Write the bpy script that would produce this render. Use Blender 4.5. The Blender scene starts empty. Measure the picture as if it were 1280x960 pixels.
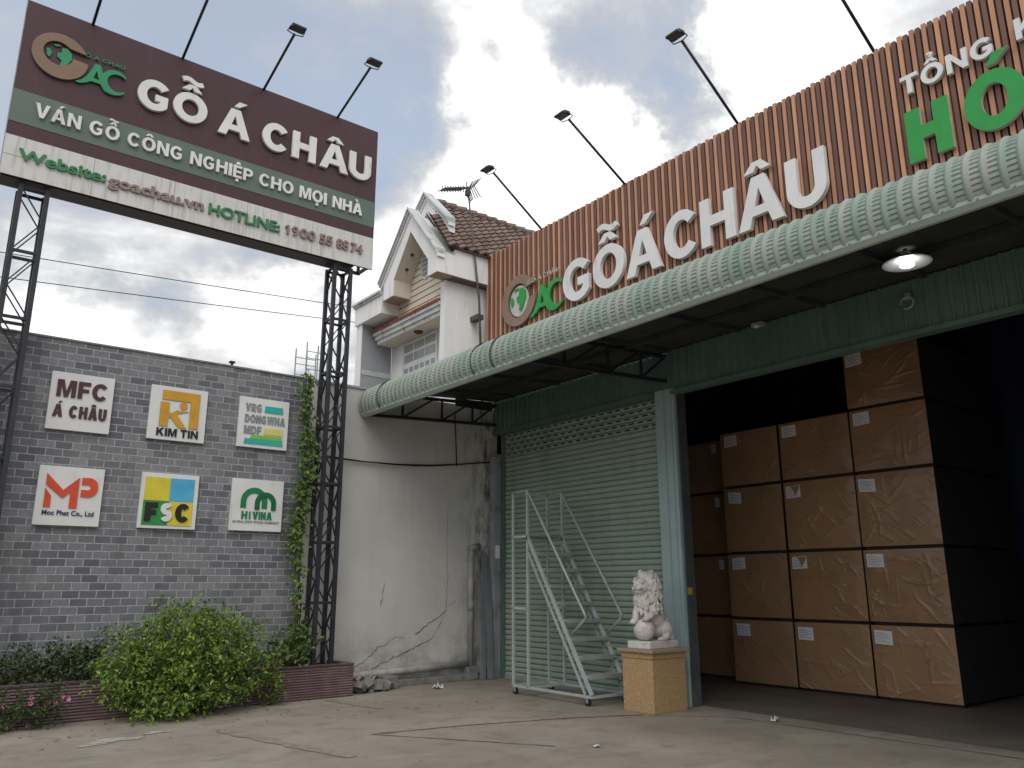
import bpy, bmesh, math, random
from mathutils import Vector, Matrix
R = math.radians
S = bpy.context.scene
COL = S.collection

# ------------------------------------------------------------------ camera
YAW, PIT, ROL = R(37.966), R(14.129), R(-.103)
fw = Vector((math.sin(YAW)*math.cos(PIT), math.cos(YAW)*math.cos(PIT), math.sin(PIT)))
rt = Vector((math.cos(YAW), -math.sin(YAW), 0)); up = rt.cross(fw)
rt2 = rt*math.cos(ROL)+up*math.sin(ROL); up2 = -rt*math.sin(ROL)+up*math.cos(ROL)
cam = bpy.data.objects.new('camera', bpy.data.cameras.new('camera')); COL.objects.link(cam)
cam.matrix_world = Matrix(((rt2.x, up2.x, -fw.x, 0), (rt2.y, up2.y, -fw.y, 0), (rt2.z, up2.z, -fw.z, 1.6), (0, 0, 0, 1)))
cam.data.sensor_width = 36; cam.data.lens = 992.9/1280*36
cam.data.clip_start = .05; cam.data.clip_end = 3000
S.camera = cam

# ------------------------------------------------------------------ world, sun, exposure
SUN_EL, SUN_AZ = R(52), R(-138)          # azimuth from +Y towards +X
SUN_DIR = Vector((math.sin(SUN_AZ)*math.cos(SUN_EL), math.cos(SUN_AZ)*math.cos(SUN_EL), math.sin(SUN_EL)))
W = bpy.data.worlds.new('World'); S.world = W; W.use_nodes = True
def build_world():
    nt = W.node_tree; N = nt.nodes; L = nt.links
    bg = N['Background']; bg.inputs['Strength'].default_value = .1
    sky = N.new('ShaderNodeTexSky'); sky.sky_type = 'NISHITA'; sky.sun_disc = False
    sky.sun_elevation = SUN_EL; sky.sun_rotation = SUN_AZ; sky.dust_density = 3; sky.air_density = 1.0
    tc = N.new('ShaderNodeTexCoord')
    sep = N.new('ShaderNodeSeparateXYZ'); L.new(tc.outputs['Generated'], sep.inputs[0])
    def M(op, a, b=None, c=None, clamp=False):
        n = N.new('ShaderNodeMath'); n.operation = op; n.use_clamp = clamp
        for i, v in enumerate((a, b, c)):
            if v is None: continue
            if isinstance(v, (int, float)): n.inputs[i].default_value = v
            else: L.new(v, n.inputs[i])
        return n.outputs[0]
    zz = M('ADD', M('MAXIMUM', sep.outputs[2], 0.0), .22)
    cx, cy = M('DIVIDE', sep.outputs[0], zz), M('DIVIDE', sep.outputs[1], zz)
    cmb = N.new('ShaderNodeCombineXYZ'); L.new(cx, cmb.inputs[0]); L.new(cy, cmb.inputs[1])
    def noise(scale, det, rough, off, dist=0.0, src=None):
        mp = N.new('ShaderNodeMapping'); L.new(src or cmb.outputs[0], mp.inputs[0]); mp.inputs['Location'].default_value = off
        n = N.new('ShaderNodeTexNoise'); n.inputs['Scale'].default_value = scale; n.inputs['Detail'].default_value = det
        n.inputs['Roughness'].default_value = rough; n.inputs['Distortion'].default_value = dist
        L.new(mp.outputs[0], n.inputs['Vector']); return n.outputs['Fac']
    big = noise(1.5, 9, .56, (3.1, 7.7, 0), .25)
    fine = noise(4.2, 9, .60, (1.3, 2.2, 5), .2)
    veil = noise(.9, 4, .5, (9.1, 4.3, 2))
    # banks of brighter and thinner cloud, as directions in the sky
    wn = N.new('ShaderNodeTexNoise'); wn.inputs['Scale'].default_value = 6.5; wn.inputs['Detail'].default_value = 9; wn.inputs['Roughness'].default_value = .62; L.new(tc.outputs['Generated'], wn.inputs['Vector'])
    w1 = N.new('ShaderNodeVectorMath'); w1.operation = 'SUBTRACT'; L.new(wn.outputs['Color'], w1.inputs[0]); w1.inputs[1].default_value = (.5, .5, .5)
    w2 = N.new('ShaderNodeVectorMath'); w2.operation = 'SCALE'; L.new(w1.outputs[0], w2.inputs[0]); w2.inputs['Scale'].default_value = .34
    w3 = N.new('ShaderNodeVectorMath'); w3.operation = 'ADD'; L.new(tc.outputs['Generated'], w3.inputs[0]); L.new(w2.outputs[0], w3.inputs[1])
    w4 = N.new('ShaderNodeVectorMath'); w4.operation = 'NORMALIZE'; L.new(w3.outputs[0], w4.inputs[0])
    def lobe(v, width, amp):
        d = N.new('ShaderNodeVectorMath'); d.operation = 'DOT_PRODUCT'; L.new(w4.outputs[0], d.inputs[0])
        d.inputs[1].default_value = Vector(v).normalized()
        k = M('MULTIPLY', M('SUBTRACT', d.outputs['Value'], 1.0), 1.0/width)
        return M('MULTIPLY', M('EXPONENT', k), amp)
    tot = M('ADD', big, M('MULTIPLY', M('SUBTRACT', fine, .5), .42))
    for v, w_, a in LOBES: tot = M('ADD', tot, lobe(v, w_, a))
    ramp = N.new('ShaderNodeValToRGB'); L.new(tot, ramp.inputs[0]); cr = ramp.color_ramp
    cr.elements[0].position = .30; cr.elements[0].color = (2.45, 2.75, 3.2, 1)
    cr.elements[1].position = .86; cr.elements[1].color = (7.2, 7.1, 7.0, 1)
    for p_, c in ((.42, (2.65, 2.8, 3.05)), (.50, (3.15, 3.25, 3.4)), (.555, (4.1, 4.15, 4.2)), (.61, (5.4, 5.4, 5.35)), (.70, (6.2, 6.15, 6.1))):
        e = cr.elements.new(p_); e.color = (*c, 1)
    cov = N.new('ShaderNodeMapRange'); L.new(tot, cov.inputs[0])
    cov.inputs[1].default_value = .30; cov.inputs[2].default_value = .50; cov.inputs[3].default_value = .72; cov.inputs[4].default_value = 1.0
    mix = N.new('ShaderNodeMix'); mix.data_type = 'RGBA'
    L.new(cov.outputs[0], mix.inputs[0]); L.new(sky.outputs[0], mix.inputs[6]); L.new(ramp.outputs[0], mix.inputs[7])
    vm = N.new('ShaderNodeVectorMath'); vm.operation = 'SCALE'; L.new(mix.outputs[2], vm.inputs[0])
    # unseen sky behind camera: dimmed at the horizon, brightened above to light the bay
    hd = N.new('ShaderNodeVectorMath'); hd.operation = 'DOT_PRODUCT'; L.new(tc.outputs['Generated'], hd.inputs[0]); hd.inputs[1].default_value = (-.607, -.794, 0)
    back = N.new('ShaderNodeMapRange'); L.new(hd.outputs['Value'], back.inputs[0]); back.interpolation_type = 'SMOOTHSTEP'
    for i, x in enumerate((-.55, .35, 0, 1)): back.inputs[i+1].default_value = x
    low = M('ADD', M('MULTIPLY', M('MAXIMUM', sep.outputs[2], 0.0), 2.6), .55)
    low = M('MINIMUM', low, 1.35)
    fade = M('SUBTRACT', 1.0, M('MULTIPLY', back.outputs[0], M('SUBTRACT', 1.0, low)))
    L.new(M('MULTIPLY', M('MULTIPLY', M('ADD', M('MULTIPLY', veil, .5), .75), SKY_GAIN), fade), vm.inputs['Scale'])
    L.new(vm.outputs[0], bg.inputs['Color'])
SKY_GAIN = 1.5
LOBES = [((0.471, 0.663, 0.581), 0.0060, 0.20), ((0.549, 0.671, 0.498), 0.0045, 0.20), ((0.479, 0.740, 0.472), 0.0030, 0.14),
         ((0.599, 0.597, 0.534), 0.0022, 0.20), ((0.670, 0.439, 0.598), 0.0030, 0.22), ((0.720, 0.405, 0.564), 0.0020, 0.12),
         ((0.245, 0.903, 0.352), 0.0040, 0.03), ((0.154, 0.951, 0.269), 0.0030, 0.08), ((0.368, 0.883, 0.293), 0.0030, 0.03),
         ((0.737, 0.275, 0.617), 0.0100, 0.10), ((0.373, 0.716, 0.590), 0.0040, -0.22), ((0.638, 0.530, 0.558), 0.0020, -0.26),
         ((0.374, 0.788, 0.489), 0.0020, -0.10), ((0.111, 0.802, 0.587), 0.0120, -0.14), ((0.223, 0.767, 0.601), 0.0080, -0.14),
         ((0.304, 0.867, 0.395), 0.0012, -0.16), ((0.195, 0.931, 0.310), 0.0010, -0.14), ((0.549, 0.581, 0.601), 0.0012, -0.16),
         ((0.625, 0.479, 0.616), 0.0010, -0.10)]
build_world()
sl = bpy.data.lights.new('sun', 'SUN'); sl.energy = 1.0; sl.angle = R(45); sl.color = (1, .96, .9)
so = bpy.data.objects.new('sun', sl); COL.objects.link(so); so.rotation_euler = SUN_DIR.to_track_quat('Z', 'Y').to_euler()
S.view_settings.view_transform = 'Standard'; S.view_settings.look = 'None'
S.view_settings.exposure = 0.56; S.view_settings.gamma = 1; S.view_settings.use_curve_mapping = False
S.cycles.max_bounces = 6; S.cycles.diffuse_bounces = 4; S.cycles.use_denoising = True

# ------------------------------------------------------------------ materials
def nodes(name):
    m = bpy.data.materials.new(name); m.use_nodes = True
    nt = m.node_tree; return m, nt.nodes, nt.links, nt.nodes['Principled BSDF']
def mixrgb(N, L, fac, a, b, mode='MIX'):
    n = N.new('ShaderNodeMix'); n.data_type = 'RGBA'; n.blend_type = mode
    for i, v in ((0, fac), (6, a), (7, b)):
        if hasattr(v, 'links'): L.new(v, n.inputs[i])
        elif i == 0: n.inputs[0].default_value = v
        else: n.inputs[i].default_value = (*v[:3], 1)
    return n.outputs[2]
def posvec(N, L, scale=(1, 1, 1), rot=(0, 0, 0), obj=False, loc=(0, 0, 0)):
    src = (N.new('ShaderNodeTexCoord').outputs['Object'] if obj else N.new('ShaderNodeNewGeometry').outputs['Position'])
    mp = N.new('ShaderNodeMapping'); L.new(src, mp.inputs[0])
    mp.inputs['Scale'].default_value = scale; mp.inputs['Rotation'].default_value = rot; mp.inputs['Location'].default_value = loc
    return mp.outputs[0]
def noise_out(N, L, vec, scale, det=6, rough=.6, dist=0):
    n = N.new('ShaderNodeTexNoise'); L.new(vec, n.inputs['Vector'])
    n.inputs['Scale'].default_value = scale; n.inputs['Detail'].default_value = det
    n.inputs['Roughness'].default_value = rough; n.inputs['Distortion'].default_value = dist
    return n.outputs['Fac']
def rng(N, L, v, a, b, c=0, d=1):
    n = N.new('ShaderNodeMapRange'); L.new(v, n.inputs[0])
    for i, x in enumerate((a, b, c, d)): n.inputs[i+1].default_value = x
    return n.outputs[0]
def bump(N, L, P, h, strength=.3, dist=.01):
    b = N.new('ShaderNodeBump'); L.new(h, b.inputs['Height'])
    b.inputs['Strength'].default_value = strength; b.inputs['Distance'].default_value = dist
    L.new(b.outputs[0], P.inputs['Normal']); return b
def pm(name, c1, c2=None, scale=4, rough=.75, metal=0, bs=None, bstr=.3, bdist=.005, stretch=(1, 1, 1), lo=.35, hi=.65, obj=False, c3=None, s3=1.2, lo3=.52, hi3=.7, stretch3=(1, 1, 1), emit=None, isl=0):
    m, N, L, P = nodes(name)
    P.inputs['Roughness'].default_value = rough; P.inputs['Metallic'].default_value = metal
    P.inputs['Specular IOR Level'].default_value = .35
    c2 = c2 or tuple(c*.8 for c in c1)
    v = posvec(N, L, stretch, obj=obj)
    out = mixrgb(N, L, rng(N, L, noise_out(N, L, v, scale, 8, .65), lo, hi), c1, c2)
    if c3:
        v3 = posvec(N, L, stretch3, obj=obj, loc=(3.3, 1.7, 9.1))
        out = mixrgb(N, L, rng(N, L, noise_out(N, L, v3, s3, 9, .68), lo3, hi3), out, c3)
    if isl:      # every separate board weathered to its own tone
        g = N.new('ShaderNodeNewGeometry'); hs = N.new('ShaderNodeHueSaturation'); L.new(out, hs.inputs['Color'])
        L.new(rng(N, L, g.outputs['Random Per Island'], 0, 1, 1-isl, 1+isl), hs.inputs['Value']); out = hs.outputs[0]
    L.new(out, P.inputs['Base Color'])
    if bs: bump(N, L, P, noise_out(N, L, posvec(N, L, obj=obj), bs, 6, .65), bstr, bdist)
    if emit:
        P.inputs['Emission Color'].default_value = (*emit[0], 1); P.inputs['Emission Strength'].default_value = emit[1]
    return m
MT = {}
def make_materials():
    # concrete yard
    m, N, L, P = nodes('concrete_yard'); P.inputs['Roughness'].default_value = .85
    v = posvec(N, L)
    a = mixrgb(N, L, rng(N, L, noise_out(N, L, v, .55, 8, .62, .4), .36, .64), (.230, .197, .158), (.315, .273, .222))
    a = mixrgb(N, L, rng(N, L, noise_out(N, L, v, 2.6, 9, .7), .50, .72), a, (.165, .149, .128))
    a = mixrgb(N, L, rng(N, L, noise_out(N, L, posvec(N, L, (.5, 2.2, 1), loc=(5, 1, 0)), .8, 9, .7, .8), .56, .70), a, (.30, .275, .24))
    a = mixrgb(N, L, rng(N, L, noise_out(N, L, v, 60, 4, .7), .45, .75, 0, .5), a, (.11, .10, .085))
    # tyre-dark stains and hairline cracks
    vo = N.new('ShaderNodeTexVoronoi'); vo.feature = 'DISTANCE_TO_EDGE'; vo.inputs['Scale'].default_value = .42
    wv = N.new('ShaderNodeVectorMath'); wv.operation = 'ADD'; L.new(v, wv.inputs[0])
    nz = N.new('ShaderNodeTexNoise'); nz.inputs['Scale'].default_value = 1.7; nz.inputs['Detail'].default_value = 8; L.new(v, nz.inputs['Vector'])
    sc = N.new('ShaderNodeVectorMath'); sc.operation = 'SCALE'; sc.inputs['Scale'].default_value = .9; L.new(nz.outputs['Color'], sc.inputs[0])
    L.new(sc.outputs[0], wv.inputs[1]); L.new(wv.outputs[0], vo.inputs['Vector'])
    cr = rng(N, L, vo.outputs['Distance'], .002, .008, 1, 0)
    gate = N.new('ShaderNodeMath'); gate.operation = 'MULTIPLY'; L.new(cr, gate.inputs[0]); L.new(rng(N, L, noise_out(N, L, v, .5, 3), .60, .66), gate.inputs[1])
    a = mixrgb(N, L, gate.outputs[0], a, (.06, .055, .05))
    L.new(a, P.inputs['Base Color'])
    L.new(rng(N, L, noise_out(N, L, v, 1.1, 6), .3, .7, .55, .95), P.inputs['Roughness'])
    bump(N, L, P, noise_out(N, L, v, 35, 8, .7), .35, .006); MT['ground'] = m
    # grey block wall
    m, N, L, P = nodes('grey_blocks'); P.inputs['Roughness'].default_value = .85
    v = posvec(N, L, rot=(R(-90), 0, 0))
    nd = N.new('ShaderNodeTexNoise'); nd.inputs['Scale'].default_value = 9; nd.inputs['Detail'].default_value = 4; L.new(v, nd.inputs['Vector'])
    s_ = N.new('ShaderNodeVectorMath'); s_.operation = 'SCALE'; s_.inputs['Scale'].default_value = .008; L.new(nd.outputs['Color'], s_.inputs[0])
    ad = N.new('ShaderNodeVectorMath'); ad.operation = 'ADD'; L.new(v, ad.inputs[0]); L.new(s_.outputs[0], ad.inputs[1])
    b = N.new('ShaderNodeTexBrick'); L.new(ad.outputs[0], b.inputs['Vector'])
    b.offset = .5; b.inputs['Scale'].default_value = 1; b.inputs['Brick Width'].default_value = .205; b.inputs['Row Height'].default_value = .102
    b.inputs['Mortar Size'].default_value = .0065; b.inputs['Mortar Smooth'].default_value = .3; b.inputs['Bias'].default_value = -.1
    b.inputs['Color1'].default_value = (.095, .102, .120, 1); b.inputs['Color2'].default_value = (.235, .242, .262, 1); b.inputs['Mortar'].default_value = (.42, .41, .40, 1)
    pv = posvec(N, L)
    a = mixrgb(N, L, rng(N, L, noise_out(N, L, pv, 26, 6, .7), .42, .70, 0, .6), b.outputs['Color'], (.10, .10, .108))
    a = mixrgb(N, L, rng(N, L, noise_out(N, L, pv, .8, 8, .65), .48, .72, 0, .55), a, (.235, .235, .23))
    a = mixrgb(N, L, rng(N, L, noise_out(N, L, posvec(N, L, (3, 3, .35)), 1.4, 8, .7), .54, .72, 0, .55), a, (.085, .085, .088))
    a = mixrgb(N, L, rng(N, L, noise_out(N, L, posvec(N, L, (9, 9, .5), loc=(4, 4, 4)), 1.0, 8, .7), .60, .78, 0, .5), a, (.30, .30, .295))
    L.new(a, P.inputs['Base Color'])
    hm = mixrgb(N, L, .25, b.outputs['Fac'], noise_out(N, L, pv, 50, 5, .7))
    bb = bump(N, L, P, hm, .6, .006); bb.invert = True; MT['blocks'] = m
    # rendered white wall with grime
    m, N, L, P = nodes('white_render'); P.inputs['Roughness'].default_value = .9
    v = posvec(N, L)
    a = mixrgb(N, L, rng(N, L, noise_out(N, L, v, .9, 8, .6), .35, .7), (.56, .55, .525), (.47, .46, .435))
    a = mixrgb(N, L, rng(N, L, noise_out(N, L, posvec(N, L, (4, 4, .3)), 1.3, 9, .7), .55, .78, 0, .42), a, (.30, .29, .265))
    a = mixrgb(N, L, rng(N, L, noise_out(N, L, v, 7, 10, .75), .63, .70, 0, .55), a, (.24, .23, .21))
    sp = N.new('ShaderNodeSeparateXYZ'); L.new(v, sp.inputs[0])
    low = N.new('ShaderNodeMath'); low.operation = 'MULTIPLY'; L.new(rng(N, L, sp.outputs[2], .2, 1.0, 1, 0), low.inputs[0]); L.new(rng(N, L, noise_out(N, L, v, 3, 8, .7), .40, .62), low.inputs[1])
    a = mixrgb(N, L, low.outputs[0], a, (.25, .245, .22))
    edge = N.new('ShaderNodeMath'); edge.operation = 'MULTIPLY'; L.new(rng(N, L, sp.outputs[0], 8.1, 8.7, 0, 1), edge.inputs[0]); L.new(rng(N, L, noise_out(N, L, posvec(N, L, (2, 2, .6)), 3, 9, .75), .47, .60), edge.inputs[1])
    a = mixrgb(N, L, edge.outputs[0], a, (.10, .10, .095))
    L.new(a, P.inputs['Base Color']); bump(N, L, P, noise_out(N, L, v, 22, 8, .7), .25, .006); MT['white_wall'] = m
    # maroon ribbed tile
    m, N, L, P = nodes('maroon_tile'); P.inputs['Roughness'].default_value = .6
    v = posvec(N, L)
    a = mixrgb(N, L, rng(N, L, noise_out(N, L, posvec(N, L, (1, 1, 14)), 3, 6, .6), .35, .65), (.090, .048, .055), (.140, .086, .089))
    a = mixrgb(N, L, rng(N, L, noise_out(N, L, v, 2.2, 8, .7), .5, .7, 0, .7), a, (.20, .165, .145))
    L.new(a, P.inputs['Base Color'])
    w = N.new('ShaderNodeTexWave'); w.bands_direction = 'Z'; w.inputs['Scale'].default_value = 9; w.inputs['Distortion'].default_value = .6; L.new(v, w.inputs['Vector'])
    bump(N, L, P, w.outputs['Fac'], .9, .012); MT['maroon_tile'] = m
    # wrapped board: brown kraft under clear film, folds from anisotropic noise, their highlights painted in
    m, N, L, P = nodes('wrapped_board'); P.inputs['Specular IOR Level'].default_value = .55
    oi = N.new('ShaderNodeObjectInfo')
    off = N.new('ShaderNodeVectorMath'); off.operation = 'SCALE'; off.inputs[0].default_value = (31, 17, 23); L.new(oi.outputs['Random'], off.inputs['Scale'])
    def ov(scale, rot):
        g = posvec(N, L, obj=True); ad = N.new('ShaderNodeVectorMath'); ad.operation = 'ADD'; L.new(g, ad.inputs[0]); L.new(off.outputs[0], ad.inputs[1])
        mp = N.new('ShaderNodeMapping'); mp.vector_type = 'TEXTURE'; L.new(ad.outputs[0], mp.inputs[0]); mp.inputs['Rotation'].default_value = rot; mp.inputs['Scale'].default_value = scale; return mp.outputs[0]
    f1 = noise_out(N, L, ov((.5, .62, .055), (R(33), 0, 0)), 1.0, 4, .5, .5)
    f2 = noise_out(N, L, ov((.5, .40, .035), (R(-24), 0, 0)), 1.0, 3, .5, .6)
    msk = rng(N, L, noise_out(N, L, ov((1, 1, 1), (0, 0, 0)), 2.2, 3), .44, .62)
    rid = N.new('ShaderNodeMath'); rid.operation = 'MULTIPLY'; L.new(rng(N, L, f1, .56, .70), rid.inputs[0]); L.new(msk, rid.inputs[1])
    rid2 = N.new('ShaderNodeMath'); rid2.operation = 'MULTIPLY_ADD'; L.new(rng(N, L, f2, .58, .72, 0, .7), rid2.inputs[0]); L.new(msk, rid2.inputs[1]); L.new(rid.outputs[0], rid2.inputs[2])
    a = mixrgb(N, L, rng(N, L, noise_out(N, L, ov((1, 1, 1), (0, 0, 0)), 2.5, 6), .35, .65), (.37, .218, .115), (.29, .168, .088))
    a = mixrgb(N, L, oi.outputs['Random'], a, mixrgb(N, L, .5, a, (.40, .25, .14)))
    film = N.new('ShaderNodeMath'); film.operation = 'MULTIPLY'; film.inputs[1].default_value = .24; film.use_clamp = True; L.new(rid2.outputs[0], film.inputs[0])  # fold highlights painted into the colour as paler ridges
    a = mixrgb(N, L, film.outputs[0], a, (.72, .66, .56)); L.new(a, P.inputs['Base Color'])
    P.inputs['Roughness'].default_value = .27
    bump(N, L, P, rid2.outputs[0], .8, .02); MT['wrapped'] = m
    # leaves: each leaf its own tint
    for nm, c1, c2, c3 in (('leaf_bush', (.05, .115, .014), (.155, .265, .03), (.29, .35, .065)), ('leaf_dark', (.018, .042, .012), (.045, .085, .020), (.09, .12, .03)), ('leaf_vine', (.035, .08, .014), (.095, .175, .03), (.17, .215, .055))):
        m, N, L, P = nodes(nm); P.inputs['Roughness'].default_value = .5
        g = N.new('ShaderNodeNewGeometry'); ra = N.new('ShaderNodeValToRGB'); L.new(g.outputs['Random Per Island'], ra.inputs[0])
        ra.color_ramp.elements[0].color = (*c1, 1); ra.color_ramp.elements[1].color = (*c3, 1); e = ra.color_ramp.elements.new(.6); e.color = (*c2, 1)
        L.new(ra.outputs[0], P.inputs['Base Color'])
        tr = N.new('ShaderNodeBsdfTranslucent'); L.new(ra.outputs[0], tr.inputs[0]); mx = N.new('ShaderNodeMixShader'); mx.inputs[0].default_value = .28
        L.new(P.outputs[0], mx.inputs[1]); L.new(tr.outputs[0], mx.inputs[2]); L.new(mx.outputs[0], N['Material Output'].inputs[0]); MT[nm] = m
    # roof tiles
    m, N, L, P = nodes('roof_tile'); P.inputs['Roughness'].default_value = .8
    g = N.new('ShaderNodeNewGeometry'); v = posvec(N, L)
    a = mixrgb(N, L, g.outputs['Random Per Island'], (.135, .088, .072), (.205, .142, .120))
    a = mixrgb(N, L, rng(N, L, noise_out(N, L, v, 3, 8, .7), .48, .68, 0, .7), a, (.09, .07, .06)); L.new(a, P.inputs['Base Color']); MT['roof_tile'] = m
    A = dict
    for nm, kw in dict(
        canopy=A(c1=(.175, .245, .203), c2=(.24, .30, .255), scale=2.5, rough=.66, c3=(.295, .31, .275), s3=1.7, stretch3=(.5, 3.2, .5), lo3=.42, hi3=.64, bs=60, bstr=.15),
        canopy_flash=A(c1=(.30, .37, .32), c2=(.36, .405, .365), scale=3, rough=.6, c3=(.26, .27, .23), s3=6, lo3=.55, hi3=.68),
        green_sheet=A(c1=(.085, .145, .122), c2=(.115, .18, .152), scale=1.5, rough=.55, c3=(.085, .115, .10), s3=2, stretch3=(3, 3, .4)),
        teal_post=A(c1=(.28, .39, .40), c2=(.35, .445, .45), scale=1.6, rough=.55, c3=(.30, .36, .36), s3=2.4, stretch3=(4, 4, .35)),
        shutter=A(c1=(.265, .345, .283), c2=(.315, .39, .328), scale=.9, rough=.55, c3=(.20, .27, .21), s3=1.6, stretch3=(1, 2.2, .35), lo3=.50, hi3=.75),
        shutter_gap=A(c1=(.02, .025, .022), rough=.9),
        slat_light=A(c1=(.52, .275, .165), c2=(.43, .215, .13), scale=2, stretch=(3, 3, .6), rough=.55, c3=(.50, .26, .16), s3=3, stretch3=(5, 5, .3), isl=.16),
        slat_dark=A(c1=(.125, .064, .050), c2=(.16, .083, .064), scale=2, stretch=(3, 3, .6), rough=.55, isl=.16),
        backing=A(c1=(.045, .032, .027), rough=.9),
        letter_white=A(c1=(.70, .70, .70), c2=(.62, .62, .615), scale=2, rough=.45, c3=(.40, .39, .37), s3=3, stretch3=(3, 3, .5), lo3=.58, hi3=.72),
        letter_green=A(c1=(.025, .30, .06), c2=(.02, .26, .05), rough=.45),
        letter_cream=A(c1=(.50, .46, .38), rough=.6),
        logo_brown=A(c1=(.22, .145, .095), c2=(.19, .125, .085), rough=.55),
        logo_bronze=A(c1=(.25, .165, .125), c2=(.22, .145, .11), rough=.5),
        logo_green=A(c1=(.03, .27, .12), c2=(.025, .23, .10), rough=.5),
        globe_white=A(c1=(.55, .54, .50), rough=.6),
        bb_maroon=A(c1=(.054, .0215, .027), c2=(.063, .026, .032), scale=1.2, rough=.42, c3=(.078, .042, .046), s3=3, stretch3=(6, 6, .35), lo3=.58, hi3=.74),
        bb_green=A(c1=(.095, .135, .112), c2=(.11, .15, .125), rough=.42, scale=1.2),
        bb_white=A(c1=(.60, .59, .57), c2=(.53, .52, .50), scale=1.2, rough=.5, c3=(.36, .34, .32), s3=2.6, stretch3=(6, 6, .5), lo3=.50, hi3=.70),
        text_green=A(c1=(.035, .20, .075), c2=(.03, .16, .06), rough=.5), text_brown=A(c1=(.20, .13, .115), c2=(.27, .20, .18), rough=.5, scale=8),
        black_steel=A(c1=(.018, .020, .026), c2=(.030, .033, .040), scale=5, rough=.5, c3=(.06, .045, .035), s3=6, lo3=.60, hi3=.72),
        dark_metal=A(c1=(.022, .023, .026), rough=.45), lens=A(c1=(.07, .072, .078), rough=.25),
        panel_white=A(c1=(.66, .66, .64), c2=(.60, .60, .58), scale=2, rough=.5, c3=(.44, .43, .40), s3=3, stretch3=(3, 3, .7), lo3=.60, hi3=.76),
        maroon_ink=A(c1=(.075, .032, .034), rough=.5), ochre=A(c1=(.60, .31, .025), rough=.5), ink_black=A(c1=(.015, .016, .017), rough=.5), ink_grey=A(c1=(.24, .27, .28), rough=.5),
        turquoise=A(c1=(.03, .42, .36), rough=.5), yellow=A(c1=(.66, .56, .045), rough=.5), pale_yellow=A(c1=(.66, .62, .17), rough=.5), leaf_green=A(c1=(.22, .47, .07), rough=.5),
        orange_red=A(c1=(.62, .080, .030), rough=.5), navy_ink=A(c1=(.04, .055, .13), rough=.5), sky_blue=A(c1=(.08, .40, .62), rough=.5), fsc_green=A(c1=(.035, .25, .06), rough=.5), deep_green=A(c1=(.015, .20, .075), rough=.5), darker_green=A(c1=(.012, .12, .05), rough=.5), red_ink=A(c1=(.5, .02, .02), rough=.5),
        house_white=A(c1=(.80, .80, .79), c2=(.73, .73, .72), scale=1.2, rough=.85, c3=(.54, .54, .53), s3=2.2, stretch3=(3, 3, .4), lo3=.56, hi3=.72, bs=25, bstr=.15),
        house_grey=A(c1=(.36, .38, .40), c2=(.31, .33, .345), scale=1.2, rough=.85), house_trim=A(c1=(.58, .60, .60), c2=(.48, .50, .50), scale=4, rough=.8, c3=(.25, .25, .25), s3=4, lo3=.55, hi3=.68),
        house_cream=A(c1=(.70, .64, .54), c2=(.62, .56, .47), rough=.8, scale=2), brick_pink=A(c1=(.43, .30, .24), rough=.85), groove=A(c1=(.16, .12, .10), rough=.9), red_tile=A(c1=(.34, .115, .075), c2=(.24, .08, .055), rough=.8, scale=12),
        glass=A(c1=(.24, .26, .27), c2=(.32, .33, .33), scale=2, rough=.12), window_white=A(c1=(.68, .69, .69), rough=.5), lamp_hole=A(c1=(.10, .06, .03), rough=.6),  # panes: pale reflection put into the base colour of the glass
        galv=A(c1=(.30, .32, .34), c2=(.24, .26, .275), scale=3, rough=.55, c3=(.17, .16, .15), s3=4), pvc=A(c1=(.36, .35, .33), c2=(.26, .255, .24), scale=3, rough=.65, c3=(.17, .16, .145), s3=4), board_grey=A(c1=(.20, .215, .23), c2=(.14, .15, .16), scale=3, stretch=(2, 2, .4), rough=.8),
        cable=A(c1=(.015, .015, .016), rough=.7), crack=A(c1=(.07, .066, .06), c2=(.12, .11, .10), rough=.95, scale=20),
        ladder=A(c1=(.40, .45, .44), c2=(.33, .385, .37), scale=6, rough=.5, c3=(.25, .23, .21), s3=9, lo3=.60, hi3=.70, obj=True), step=A(c1=(.33, .36, .35), c2=(.26, .28, .275), rough=.6, obj=True), rubber=A(c1=(.02, .02, .02), rough=.8),
        granite=A(c1=(.45, .30, .15), c2=(.30, .19, .09), scale=55, lo=.42, hi=.60, rough=.7, c3=(.56, .42, .24), s3=34, lo3=.56, hi3=.66, bs=90, bstr=.2),
        granite_cap=A(c1=(.36, .28, .20), c2=(.27, .20, .14), scale=40, rough=.7),
        lion_stone=A(c1=(.66, .63, .59), c2=(.57, .54, .50), scale=6, rough=.75, c3=(.40, .35, .30), s3=14, lo3=.50, hi3=.66, bs=45, bstr=.35, bdist=.004, obj=True),
        label_paper=A(c1=(.80, .80, .82), c2=(.74, .74, .77), rough=.7), label_ink=A(c1=(.22, .23, .27), rough=.8), board_side=A(c1=(.042, .040, .037), c2=(.030, .029, .028), rough=.75), bearer=A(c1=(.035, .026, .020), rough=.9), tape=A(c1=(.40, .25, .10), rough=.4),
        navy=A(c1=(.025, .035, .085), c2=(.016, .022, .055), rough=.8, scale=1), dark_wall=A(c1=(.035, .042, .042), c2=(.022, .027, .027), rough=.9, scale=1), shaded_sheet=A(c1=(.05, .055, .052), c2=(.032, .035, .033), rough=.8, scale=2, c3=(.035, .03, .027), s3=1.4, stretch3=(.6, 4, 1)),
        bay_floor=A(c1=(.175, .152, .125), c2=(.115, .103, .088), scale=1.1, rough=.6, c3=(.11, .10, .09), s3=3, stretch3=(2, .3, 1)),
        jamb_steel=A(c1=(.085, .10, .105), c2=(.05, .06, .065), scale=2, rough=.6),
        antenna_metal=A(c1=(.10, .085, .075), c2=(.065, .058, .054), rough=.6),
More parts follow.
